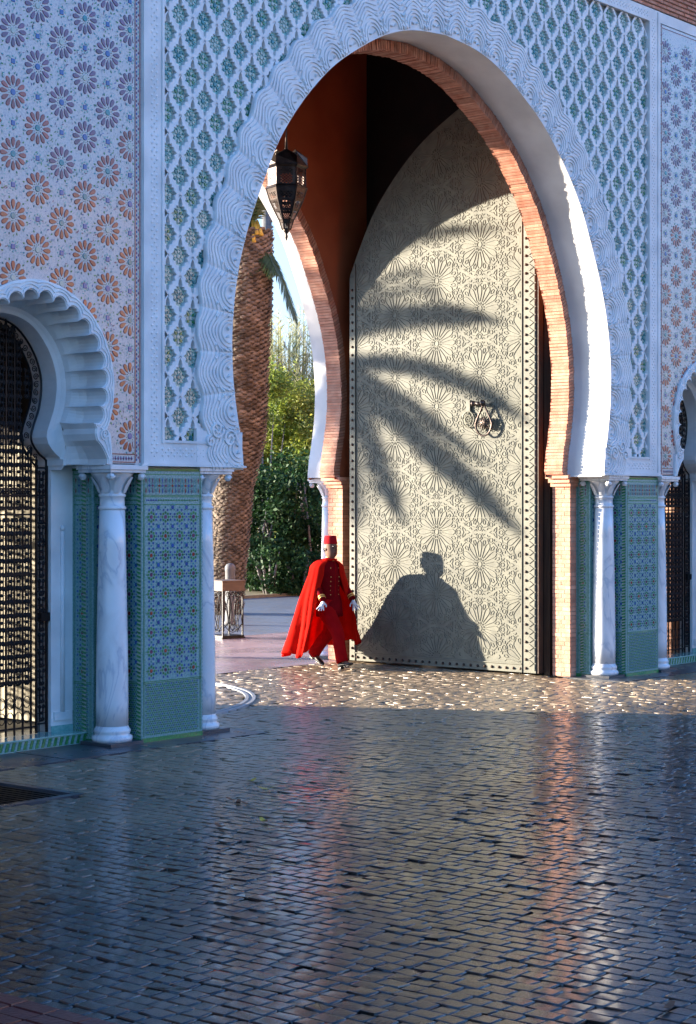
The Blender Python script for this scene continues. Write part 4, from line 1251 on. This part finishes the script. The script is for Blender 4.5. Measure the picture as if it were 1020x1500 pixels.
# head shaped
mb = MB(); hx, hy = 0, -.035
prof = [(1.460,.058,.058,.0),(1.515,.054,.058,.0),(1.535,.060,.070,-.012),(1.558,.070,.088,-.014),(1.59,.078,.098,-.010),(1.62,.083,.101,-.004),(1.66,.086,.103,0),(1.70,.085,.103,.004),(1.74,.078,.094,.006),(1.775,.055,.066,.008)]
mb.loft([ring(hx, hy+dy, z, rx, ry, 18) for z, rx, ry, dy in prof], SKIN)
mb.loft([[(-.015, -.136, 1.605), (.015, -.136, 1.605), (.0, -.170, 1.608)], [(-.009, -.134, 1.665), (.009, -.134, 1.665), (0, -.147, 1.665)]], SKIN)
for s in (-1, 1):
    mb.sphere((s*.083, -.03, 1.635), .014, SKIN, 6, 1.6)
    mb.sphere((s*.030, -.131, 1.656), .0075, BLACK, 6); mb.box(s*.030-.018, s*.030+.018, -.141, -.120, 1.676, 1.683, BLACK)
mb.box(-.024, .024, -.1475, -.125, 1.580, 1.588, TUNIC)
mb.build('head', man)
mb = MB(); mb.loft([ring(hx, hy+.022, z, rx, ry, 18) for z, rx, ry in ((1.60,.076,.088),(1.66,.0865,.094),(1.735,.085,.095))], BLACK); 
mb.build('hair', man)
mb = MB(); mb.loft([ring(0, -.030, z, rx, ry, 22) for z, rx, ry in ((1.712,.088,.107),(1.72,.089,.108),(1.80,.079,.094),(1.818,.077,.091),(1.826,.068,.082))], FEZM)
mb.tube([(0,-.03,1.825),(.02,.02,1.838),(.05,.07,1.80),(.052,.075,1.76)], .005, BLACK, 5); mb.build('fez', man)
# tunic
def body_ring(z, rx, ry, cy=0, n=24, cx=0): return ring(cx, cy, z, rx, ry, n)
mb = MB(); mb.loft([body_ring(.70,.205,.175,-.01), body_ring(.80,.20,.165,-.01), body_ring(.90,.19,.155,-.01), body_ring(1.02,.168,.128), body_ring(1.15,.165,.122,-.01), body_ring(1.30,.188,.132,-.01), body_ring(1.40,.192,.115,-.01), body_ring(1.455,.13,.085,-.015), body_ring(1.48,.072,.068,-.02), body_ring(1.52,.060,.062,-.025)], TUNIC)
mb.tube([(-.005,-.142,.84),(-.004,-.13,1.04),(-.003,-.132,1.16),(-.002,-.143,1.30),(0,-.125,1.42),(0,-.09,1.50)], .006, TROUS, 5)
mb.tube([p for p in ring(0,-.025,1.525,.062,.064,16)]+[ring(0,-.025,1.525,.062,.064,16)[0]], .006, GOLD, 5)
mb.build('tunic', man)
bt = MB(); bt.sphere((0,0,0), .0085, GOLD, 6); btm = bt.mesh('button')
for k in range(9):
    z = .88+k*.062; yy = -.150+.020*math.exp(-((z-1.08)/.12)**2)+(0 if z < 1.3 else .01)
    for xx in (-.075, .075): link(btm, 'button', man, loc=(xx, yy+.022, z))
def limb(pts, rads, m, n=12):
    mb = MB(); P = smooth_pts([(*p, r) for p, r in zip(pts, rads)], 5); mb.tube([p[:3] for p in P], [p[3] for p in P], m, n); return mb
for s, (a, b, c) in ((1, (shL, elL, wrL)), (-1, (shR, elR, wrR))):
    mb = limb([a+Vector((-s*.05, 0, .0)), a+Vector((s*.03, 0, -.06)), b, c], [.075, .068, .055, .046], TUNIC)
    d = (c-b).normalized()
    for q in (.035, .065):
        cc = c-d*q; mb.tube([cc-d*.007, cc+d*.007], .053, GOLD, 12)
    mb.build('sleeve', man)
for a, b, c, s in ((hipL, knL, anL, 1), (hipR, knR, anR, -1)):
    mb = limb([a+Vector((-s*.01, 0, .04)), a+Vector((0, 0, -.12)), b, (b+c)/2, c+Vector((0, 0, -.01))], [.12, .125, .095, .085, .085], TROUS, 14)
    mb.build('trouser_leg', man)
def shoe(p, pitch):
    mb = MB(); rr = []
    for y, wd, h in ((.065,.020,.055),(.055,.036,.075),(.01,.040,.085),(-.05,.038,.065),(-.10,.045,.048),(-.16,.044,.038),(-.20,.030,.030),(-.215,.012,.020)):
        rr.append([(wd*math.cos(2*math.pi*k/12), y, max(0, h*.5+h*.5*math.sin(2*math.pi*k/12))) for k in range(12)])
    mb.loft(rr, BLACK); mb.box(-.034, .034, .0, .06, -.018, .004, BLACK); mb.box(-.034, .034, -.17, -.06, -.006, .003, BLACK)
    o = mb.build('shoe', man); o.location = p; o.rotation_euler = (pitch, 0, 0); return o
shoe((anR.x, anR.y, .022), R(-14)); shoe((anL.x, anL.y-.01, .085), R(24))
# gloves: palm and five unequal curled fingers, one skinned piece each hand
def glove(w, d, side, s):
    d = d.normalized(); side = (side-d*side.dot(d)).normalized(); up = d.cross(side)
    V = [w, w+d*.045, w+d*.085]; E_ = [(0,1),(1,2)]; Rr = [.026,.034,.034]
    for k, (off, ln) in enumerate(((-.030,.062),(-.010,.076),(.010,.072),(.029,.056))):
        b = len(V); r0 = w+d*.088+side*off; spread = side*off*.9
        V += [r0, r0+d*ln*.5+spread*.4+up*.006, r0+d*ln*.95+spread*.8+up*.024]; E_ += [(2, b), (b, b+1), (b+1, b+2)]; Rr += [.0125,.0105,.009]
    b = len(V); t0 = w+d*.03-side*.030*s
    V += [t0, t0-side*.030*s+d*.022+up*.008, t0-side*.040*s+d*.052+up*.016]; E_ += [(1, b), (b, b+1), (b+1, b+2)]; Rr += [.016,.012,.010]
    me = bpy.data.meshes.new('glove'); me.from_pydata(V, E_, []); o = link(me, 'glove', man)
    o.modifiers.new('skin', 'SKIN'); 
    bpy.context.view_layer.update()
    for i, v in enumerate(me.skin_vertices[0].data): v.radius = (Rr[i], Rr[i]*.8); v.use_root = (i == 0)
    q = o.modifiers.new('sub', 'SUBSURF'); q.levels = 1; q.render_levels = 2; me.materials.append(GLOVE)
    o.modifiers['skin'].use_smooth_shade = True
glove(wrR+Vector((-.005,-.005,-.01)), Vector((-.42, -.10, -.80)), Vector((.5, -.6, -.1)), -1)
glove(wrL+Vector((.002,-.005,-.01)), Vector((.30, -.12, -.85)), Vector((.5, -.5, .1)), 1)
if sk.skin_vertices:
    for i, v in enumerate(sk.skin_vertices[0].data): v.radius = (RR[i]*.86, RR[i]*.86); v.use_root = (i == 0)
# cape
def cape():
    NP, NT = 72, 26; rows = []
    for j in range(NT+1):
        t = j/NT; row = []
        z0 = 1.475-1.475*t+.21*t                 # nominal
        e = t**.72
        open_ = R(12)+R(44)*t**.5
        for i in range(NP+1):
            f = i/NP; ph = R(-102)+open_+f*(2*math.pi-2*open_)      # from front-left (+X) round the back to front-right
            cx_, sy_ = math.cos(ph), math.sin(ph)
            q_ = 1-math.exp(-t/.045); rx = .095+.135*q_+.32*t; ry_b = .09+.06*q_+.45*t; ry_f = .09+.055*q_+.24*t
            # arms push the cloth out around waist height
            arm = math.exp(-((t-.40)/.24)**2)*.03
            rx += arm; ry = ry_b if sy_ > 0 else ry_f
            fold = (.050*math.sin(ph*7+1.6*t+.6)+.030*math.sin(ph*15+3+t)+.012*math.sin(ph*31))*t**1.2
            x = cx_*(rx+fold); y = sy_*(ry+fold)+.03
            z = z0+.030*math.sin(ph*7+.8)*t**2
            if sy_ > 0: z -= .06*t*sy_**2
            if cx_ < 0: z -= .04*t*abs(cx_)          # trailing side hangs lower
            if cx_ > 0: z += .10*t*cx_
            x -= .02*t; y += .03*t
            sh = max(0, 1-t/.13)                   # shoulder yoke
            if t < .13: z = 1.49-.09*(t/.13)*abs(cx_)**1.5-.02*t/.13-.03*(t/.13)
            row.append((x, y, z))
        rows.append(row)
    mb = MB(); mb.loft(rows, CAPE, cap=False, closed=False)
    o = mb.build('cape', man, fix=False)
    so_ = o.modifiers.new('thick', 'SOLIDIFY'); so_.thickness = .008
    mb = MB(); mb.tube([p for p in ring(0, -.015, 1.492, .098, .085, 18)][:], .016, CAPE, 6)
    mb.tube([(.02,-.10,1.485),(-.02,-.10,1.482)], .010, GOLD, 6); mb.build('cape_collar', man)
cape()

# ------------------------------------------------------------------ plants
def kpos(px, k, z=0):
    t = (px-510)/2700; return Vector((CAMX+k*(.765+.644*t), CAMY+k*(.644-.765*t), z))
def frond(mb, path, ll, m, dens=.028, wd=.022, droop=.35, rw=.018, rnd=random, plane=None):
    P = [Vector(p) for p in smooth_pts([tuple(p) for p in path], 6)]
    mb.tube(P, [rw*(1-.8*i/len(P)) for i in range(len(P))], m, 5, cap=False)
    L = arclen(P); tot = L[-1]; s = tot*.10; i = 0
    while s < tot:
        while i < len(P)-2 and L[i+1] < s: i += 1
        u = (s-L[i])/max(L[i+1]-L[i], 1e-6); c = P[i].lerp(P[i+1], u); d = (P[i+1]-P[i]).normalized()
        side = d.cross(Vector((0,0,1))) if plane is None else d.cross(plane)
        if side.length < .05: side = d.orthogonal()
        side.normalize(); f = s/tot; l_ = ll*(.55+.9*f*(1-f)*2)*(1 if f < .8 else (1-f)/.2*.75+.25)
        for e in (-1, 1):
            dr = (side*e*(.8+rnd.uniform(-.1, .15))+d*(.75+rnd.uniform(-.12, .12))+Vector((0,0,-droop+rnd.uniform(-.2, .1)))).normalized()
            tip = c+dr*l_; mid = c+dr*l_*.5+Vector((0,0,.02)); wv = d*wd*.5
            mb.add([c-wv, c+wv, mid+wv, tip, mid-wv], [(0,1,2,3,4)], m)
        s += dens
def palm_trunk(base, top, r0, r1, rows, per, name_parent, bulge=None, scale=1.0):
    core = MB(); n = 24; P = []
    for j in range(n+1):
        f = j/n; c = base.lerp(top, f); c.x += .12*math.sin(f*2.5); P.append(c)
    rad = lambda f: (bulge(f) if bulge else r0+(r1-r0)*f)
    core.tube(P, [rad(j/n)*.93 for j in range(n+1)], PALMT, 16)
    for j in range(rows):
        f = (j+.5)/rows; c = base.lerp(top, f); c = c+Vector((.12*math.sin(f*2.5), 0, 0)); r = rad(f); h = (top-base).length/rows
        for k in range(per):
            a = 2*math.pi*(k+(.5 if j % 2 else 0))/per+random.uniform(-.06, .06); ca, sa = math.cos(a), math.sin(a)
            wd = math.pi*r/per*1.05; o = r*random.uniform(.03, .15)*scale; hz = h*random.uniform(.6, 1.6); wd *= random.uniform(.8, 1.2)
            def q(t, rr, z): return (c.x+ca*rr-sa*t, c.y+sa*rr+ca*t, c.z+z)
            core.add([q(-wd, r*.92, -h*.7), q(wd, r*.92, -h*.7), q(wd*.45, r+o, hz*.6), q(-wd*.45, r+o, hz*.6), q(0, r*.93, hz*.9), q(0, r+o*.6, -h*.1)],
                     [(0,5,3),(5,2,3),(0,1,5),(1,2,5),(3,2,4)], PALMT)
    core.build('trunk', name_parent, fix=False)
# main palm behind the arch
mp_b = kpos(326, 38); mp_t = kpos(364, 38, 7.9)
palm = thing('palm_tree', mp_b, 'thick date palm with a rough boot-covered trunk right behind the left side of the arch', 'palm tree')
def bul(f): return .40+.0*f if f < .33 else (.40+.16*(f-.33)/.12 if f < .45 else .56-.12*(f-.45)/.55)
palm_trunk(Vector((0,0,0)), mp_t-mp_b, .42, .45, 160, 15, palm, bul, .9)
cr = MB(); top = mp_t-mp_b; rgt = Vector((.644,-.765,0)); fwd = Vector((.765,.644,0))
rf = random.Random(4)
for k in range(34):
    az = k*2.399; el = R(rf.uniform(20, 75)); dirh = rgt*math.cos(az)+fwd*math.sin(az); L = rf.uniform(3.2, 4.2)
    if dirh.dot(rgt) > .1: el = R(rf.uniform(62, 82))
    d = dirh*math.cos(el)+Vector((0,0,math.sin(el)))
    p0 = top+Vector((0,0,-.1)); p1 = p0+d*L*.4; p2 = p0+d*L*.7+dirh*.35+Vector((0,0,-.25)); p3 = p0+d*L*.9+dirh*.9+Vector((0,0,-1.1))
    frond(cr, [p0, p1, p2, p3], .42, PALML, .06, .03, .4, .03, rf)
for sx_, dz, fw in ((1.02, -1.72, -.3), (.62, -.75, -.5), (.45, -.30, .2), (.25, -.6, -.3)):
    p0 = top+Vector((0,0,-.25)); frond(cr, [p0, p0+rgt*sx_*.30+Vector((0,0,.02)), p0+rgt*sx_*.68+Vector((0,0,dz*.42))+fwd*fw*.5, p0+rgt*sx_+Vector((0,0,dz))+fwd*fw], .48, PALML, .022, .040, .45, .035, rf)
cr.build('crown', palm, fix=False)
mb = MB()
for k in range(16):
    p0 = top+rgt*.05+Vector((0,0,-.1)); e = rgt*rf.uniform(-.7, .25)+fwd*-.4; mb.tube([p0, p0+e*.6+Vector((0,0,.25)), p0+e+Vector((0,0,rf.uniform(-.35, .15)))], [.03,.03,.05], PALMY, 5)
mb.build('date_stalk', palm)
# grey trunk behind it
gt = kpos(389, 58); gtt = thing('tree_trunk', gt, 'slim grey palm trunk seen just right of the thick date palm', 'palm tree')
mb = MB(); mb.tube([(0,0,0), (.1,0,5), (.05,0,11.5)], [.20,.17,.16], GREYTR, 10)
for k in range(60): mb.lathe([(.178,0),(.192,.03),(.176,.06)], GREYTR, 10, (.1*min(1,k*.19/5), 0, k*.19+.1), cap=False)
mb.build('trunk', gtt, fix=False)
mb = MB()
for k in range(22):
    az = k*2.4; el = R(rf.uniform(20, 70)); d = Vector((math.cos(az)*math.cos(el), math.sin(az)*math.cos(el), math.sin(el))); h = Vector((d.x, d.y, 0)); p0 = Vector((.05,0,11.5))
    frond(mb, [p0, p0+d*1.2, p0+d*2.0+h*.2, p0+d*2.2+h*.8+Vector((0,0,-.9))], .35, PALML, .08, .03, .3, .02, rf)
mb.build('crown', gtt, fix=False)
# palm beside the gate, out of the picture to the left: its fronds shade the door leaf
HUBW, HUBZ, HD = 4.98, 4.30, 15.0
def onray(w, z, dist): return Vector((DX, w, z))+TOSUN*dist
hub = onray(HUBW, HUBZ, HD)
sp = thing('palm_tree', (hub.x, hub.y, 0), 'slender palm standing in the garden behind the left side of the gatehouse', 'palm tree')
palm_trunk(Vector((0,0,0)), Vector((0,0,hub.z-.1)), .13, .12, 60, 8, sp)
cr = MB(); off = Vector((hub.x, hub.y, 0)); rf = random.Random(9)
bands = [([(4.3,5.35),(3.68,5.81),(2.65,6.02),(1.55,5.95)], 1.5, .18, .03), ([(4.5,4.62),(4.19,4.80),(3.13,4.90),(2.18,4.84),(1.56,4.71)], 0, .28, .012), ([(4.6,4.30),(4.19,4.29),(3.13,4.21),(2.07,3.88),(1.11,3.34)], .4, .24, .014),
         ([(4.5,4.22),(4.19,4.10),(3.62,3.70),(2.65,2.96),(1.95,2.44),(1.22,1.85)], -.4, .28, .012), ([(4.6,4.1),(4.19,3.92),(3.81,3.12),(3.5,2.44),(3.19,1.97)], .2, .24, .015), ([(4.4,4.25),(4.0,4.12),(3.13,3.68),(2.42,3.19),(1.73,2.75)], .6, .16, .022)]
for pts, dd, ll, dens in bands:
    frond(cr, [onray(HUBW, HUBZ, HD)-off]+[onray(w_, z_, HD+dd*(i+1)/len(pts))-off for i, (w_, z_) in enumerate(pts)], ll, PALML, dens, .03, .12, .03, rf, plane=TOSUN)
for k in range(20):
    a = R(rf.uniform(-60, 75)); L = rf.uniform(2.2, 3); ddir = Vector((0, math.cos(a), math.sin(a)))+Vector((-rf.uniform(0, .9), 0, 0)); ddir.normalize()
    p0 = hub-off; hz = Vector((ddir.x, ddir.y, 0))
    frond(cr, [p0, p0+ddir*L*.5+Vector((0,0,.15)), p0+ddir*L*.8+Vector((0,0,-.05)), p0+ddir*L+Vector((0,0,-.7))], .3, PALML, .05, .03, .4, .03, rf)
cr.build('crown', sp, fix=False)

def foliage(mb, c, r, n, size, m, rnd, clumps=26, flat=1, updir=0):
    cl = []
    for _ in range(clumps):
        a = rnd.uniform(0, 6.283); u = rnd.uniform(-1, 1); q = math.sqrt(1-u*u); k = rnd.uniform(.45, 1)**.5
        cl.append((Vector((c[0]+r[0]*q*math.cos(a)*k, c[1]+r[1]*q*math.sin(a)*k, c[2]+r[2]*u*k)), rnd.uniform(.22, .42)))
    for _ in range(n):
        cc, cr_ = rnd.choice(cl); mr = min(r)
        p = cc+Vector((rnd.gauss(0,.5), rnd.gauss(0,.5), rnd.gauss(0,.5)))*cr_*mr
        if p.z < .05: p.z = rnd.uniform(.05, .4)
        d = Vector((rnd.gauss(0,1), rnd.gauss(0,1), rnd.gauss(0,.8)+updir)).normalized(); s_ = d.cross(Vector((rnd.gauss(0,1), rnd.gauss(0,1), rnd.gauss(0,1)))).normalized()
        L = size*rnd.uniform(.7, 1.3); W = L*flat
        mb.add([p-s_*W*.25, p+d*L*.5-s_*W*.5*0+s_*W*.45*-1, p+d*L, p+d*L*.5+s_*W*.45], [(0,1,2,3)], m)
def shrub(px, k, h, rx, n, size, m, label, group, cat='shrub', flat=.6, clumps=26, low=.0, seed=0, updir=0):
    p = kpos(px, k); t = thing('shrub', p, label, cat, group); rn = random.Random(seed)
    mb = MB(); foliage(mb, (0, 0, low+(h-low)/2), (rx, rx*.8, (h-low)/2), n, size, m, rn, clumps, flat, updir); mb.build('foliage', t, fix=False)
    mb = MB()
    for _ in range(6): 
        a = rn.uniform(0, 6.28); mb.tube([(.1*math.cos(a), .1*math.sin(a), 0), (rx*.3*math.cos(a), rx*.3*math.sin(a), h*.45), (rx*.5*math.cos(a), rx*.5*math.sin(a), h*.8)], [.05,.035,.01], TWIG, 5)
    mb.build('stem', t, fix=False)
G1 = 'dark shrubs at the far side of the road'
shrub(372, 46.5, 3.0, 1.3, 5200, .13, LEAF1, 'dark glossy shrub beside the foot of the thick palm', G1, seed=1)
shrub(418, 47.5, 3.5, 1.5, 6500, .13, LEAF1, 'tall dark shrub left of the doorman, dotted with pale flowers', G1, seed=2)
shrub(462, 47, 3.6, 1.4, 6500, .13, LEAF1, 'dark shrub right behind the doorman\'s head', G1, seed=3)
shrub(508, 48, 3.4, 1.5, 5000, .13, LEAF1, 'dark shrub mostly hidden behind the rear pier', G1, seed=4)
shrub(395, 45.4, 1.35, .95, 3600, .11, LEAF1, 'low dark green bush at the verge beside the road', G1, seed=5)
shrub(440, 45.6, 1.2, .9, 3200, .11, LEAF1, 'low bush at the verge just left of the red cape', G1, seed=6)
shrub(345, 47.5, 2.6, 1.3, 3500, .13, LEAF1, 'dark shrub behind the base of the thick palm', G1, seed=7)
G2 = 'bright bushes rising behind the dark shrubs'
shrub(385, 51, 5.9, 1.5, 13000, .13, LEAF2, 'sunlit yellow-green bush next to the palm trunk', G2, seed=11, low=1.5, flat=.45)
shrub(432, 52, 6.1, 1.6, 13000, .13, LEAF2, 'sunlit yellow-green bush in the middle of the archway view', G2, seed=12, low=1.5, flat=.45)
shrub(478, 52.5, 5.8, 1.5, 11000, .13, LEAF2, 'sunlit yellow-green bush by the rear white reveal', G2, seed=13, low=1.5, flat=.45)
G3 = 'pale feathery stems behind the bushes'
def reeds(px, k, h, n, label, seed):
    p = kpos(px, k); t = thing('reed_clump', p, label, 'bamboo', G3); rn = random.Random(seed); mb = MB(); st = MB()
    for _ in range(n):
        x, y = rn.gauss(0, .8), rn.gauss(0, .7); hh = h*rn.uniform(.72, 1.05); lx, ly = rn.gauss(0, .25), rn.gauss(0, .25)
        pts = [Vector((x, y, 0)), Vector((x+lx*.4, y+ly*.4, hh*.6)), Vector((x+lx, y+ly, hh))]; st.tube(pts, [.02, .012, .004], LEAF3, 4, cap=False)
        for q in range(120):
            f = rn.uniform(.3, 1.0); c = pts[0].lerp(pts[2], f); d = Vector((rn.gauss(0,.5), rn.gauss(0,.5), .9)).normalized(); s_ = d.orthogonal().normalized()*.020; L = rn.uniform(.18, .36)
            mb.add([c-s_, c+d*L, c+s_], [(0,1,2)], LEAF3)
    mb.build('foliage', t, fix=False); st.build('stem', t, fix=False)
reeds(380, 55, 7.6, 90, 'pale feathery bamboo clump next to the palm trunk, lower of the row', 21)
reeds(425, 56, 8.0, 100, 'pale feathery bamboo clump in the centre of the archway view', 22)
reeds(462, 55.5, 7.4, 90, 'pale feathery bamboo clump against the rear white reveal', 23)
reeds(500, 57, 7.4, 70, 'pale feathery bamboo clump hidden behind the rear pier', 24)
# bare tree
bt_ = kpos(415, 64); tr = thing('bare_tree', bt_, 'leafless tree with fine pale twigs above the bamboo', 'tree')
tk = MB(); tw = MB(); rn = random.Random(31)
tk.tube([(0,0,0), (.1,0,3), (.0,0,5.5)], [.2,.15,.10], TWIG, 8)
def branch(p, d, L, r, dep):
    q = p+d*L; mid = p+d*L*.5+Vector((rn.gauss(0,.06), rn.gauss(0,.06), rn.gauss(0,.04)))*L
    tw.tube([p, mid, q], [r, r*.8, r*.6], TWIG, 4, cap=False)
    if dep == 0: return
    for _ in range(3 if dep > 1 else 4):
        nd = (d+Vector((rn.gauss(0,.55), rn.gauss(0,.55), rn.gauss(.1,.4)))).normalized(); branch(mid.lerp(q, rn.uniform(.2, 1)), nd, L*rn.uniform(.55, .8), r*.6, dep-1)
for k in range(7):
    a = k*.9; branch(Vector((0,0,4.2+k*.2)), Vector((math.cos(a)*.7, math.sin(a)*.7, .8)).normalized(), 1.7, .05, 4)
tk.build('trunk', tr, fix=False); tw.build('twigs', tr, fix=False)

# ------------------------------------------------------------------ lantern box and bollard on the plaza
bp = kpos(331, 31.2); bxl = thing('floor_lantern', bp, 'square openwork iron stand with a broad timber rim, on the pink paving beside the column', 'stand', rz=R(-12))
mb = MB(); mb.box(-.225,.225,-.225,.225,.80,.97, WOODTOP); mb.box(-.235,.235,-.235,.235,.955,.975, WOODTOP); mb.build('timber_rim', bxl)
mb = MB(); mb.box(-.22,.22,-.22,.22,.0,.05, IRON); mb.box(-.235,.235,-.235,.235,.0,.02, IRON); mb.build('foot_plate', bxl)
for sx_ in (-1, 1):
    for sy_ in (-1, 1):
        b = MB(); b.box(sx_*.20-.012, sx_*.20+.012, sy_*.20-.012, sy_*.20+.012, .05, .80, IRON); b.build('post', bxl)
for k in range(4):
    mb = MB(); rot = Matrix.Rotation(R(90*k), 4, 'Z')
    for P in ([(-.2,.8),(-.12,.45),(0,.12),(.12,.45),(.2,.8)], [(-.2,.08),(-.15,.5),(0,.78),(.15,.5),(.2,.08)], [(-.2,.25),(0,.1),(.2,.25)], [(-.1,.78),(-.03,.45),(-.1,.1)], [(.1,.78),(.03,.45),(.1,.1)]):
        mb.tube([rot @ Vector((x, -.2, z)) for x, z in smooth_pts(P, 4)], .007, IRON, 5)
    for x in (-.1, 0, .1): mb.tube([rot @ Vector((x+.035*math.cos(q*.6), -.2, .74+.04*math.sin(q*.6))) for q in range(12)], .005, IRON, 4)
    mb.build('side_grille', bxl)
bb = kpos(337, 34.5); bo_ = thing('bollard', bb, 'short pale round bollard just behind the openwork stand', 'bollard')
PALESTONE2 = mat('weathered_post', (.13, .135, .14), .7, (.10, .10, .10), 9)
mb = MB(); mb.lathe([(.11,0),(.11,.05),(.095,.07),(.092,1.0),(.10,1.02),(.10,1.08),(.07,1.13),(.02,1.15)], PALESTONE2, 18); mb.build('post', bo_)

# ------------------------------------------------------------------ building across the square, behind the camera (its light reaches the tiles)
FARW = mat('pale_rose_wall', (.50, .36, .28), .85, (.44, .31, .24), .5)
ob = thing('building', (36, -44, 0), 'long ochre building across the square facing the gatehouse', 'building')
mb = MB(); mb.box(-34, 42, -8, 0, 0, 15, FARW); mb.build('wall', ob)
for i in range(18):
    for z in (2, 6.5, 11):
        b = MB(); b.box(-31+i*4, -29.4+i*4, -.01, .04, z, z+2.2, DARKWALL); b.box(-31.1+i*4, -29.3+i*4, -.01, .12, z-.15, z-.02, STUCCO); b.build('window', ob)
hg = thing('blocker_hedge', (6, -30, 0), 'long clipped dark hedge added behind the camera, unseen, to cut low sky light', 'blocker_hedge')  # added and unseen: blocks low sky light to darken the lower facade
mb = MB(); rn = random.Random(77); nx = 120; vs = []; fs = []
for i in range(nx+1):
    x = -50+i*100/nx
    for (yy, zz) in ((1.2, 0), (1.3, 1.2), (1.2, 2.6), (.9, 3.7), (0, 4.2), (-1, 3.6), (-1.2, 0)):
        vs.append((x, yy+rn.uniform(-.15, .15), zz+(rn.uniform(-.3, .3) if zz > 0 else 0)))
for i in range(nx):
    for j in range(6): fs.append((i*7+j, i*7+j+1, (i+1)*7+j+1, (i+1)*7+j))
mb.add(vs, fs, LEAF1, False); mb.build('foliage', hg, fix=False)
# ------------------------------------------------------------------ a few fallen leaves
def on_ground(px, py):
    k = 2700*2.3/(py-735); p = kpos(px, k); return p
spots = [(322,1213,'rust'), (349,1178,'rust'), (341,1174,'rust'), (362,1180,'rust'), (386,1205,'yellow'), (368,1146,'yellow'), (390,1158,'yellow'), (978,1480,'rust')]
labels = ['rust-coloured dead leaf lying alone on the wet cobbles left of the reflection', 'longest curled brown leaf of a small row on the wet cobbles', 'brown leaf at the left end of a small row on the wet cobbles', 'brown leaf at the right end of a small row on the wet cobbles',
          'yellowish leaf nearest the camera among the scattered ones', 'yellow leaf farthest from the camera among the scattered ones', 'small yellow leaf right of the farthest yellow one', 'dead leaf in the bottom right corner of the paving']
for (px_, py_, c_), lb in zip(spots, labels):
    p = on_ground(px_, py_); mb = MB(); a = rn.uniform(0, 6); n = 9; vs = []
    for k in range(n):
        t = 2*math.pi*k/n; r = .055*(1+.3*math.cos(2*t)); x, y = r*math.cos(t), r*.5*math.sin(t)
        vs.append((x*math.cos(a)-y*math.sin(a), x*math.sin(a)+y*math.cos(a), .012+.02*abs(math.cos(t))**2))
    mb.add(vs+[(0,0,.008)], [(k, (k+1) % n, n) for k in range(n)], DLEAF if c_ == 'rust' else PALMY)
    o = mb.build('fallen_leaf', None, fix=False, loc=tuple(p)); tag(o, lb, 'leaf', 'fallen leaves')
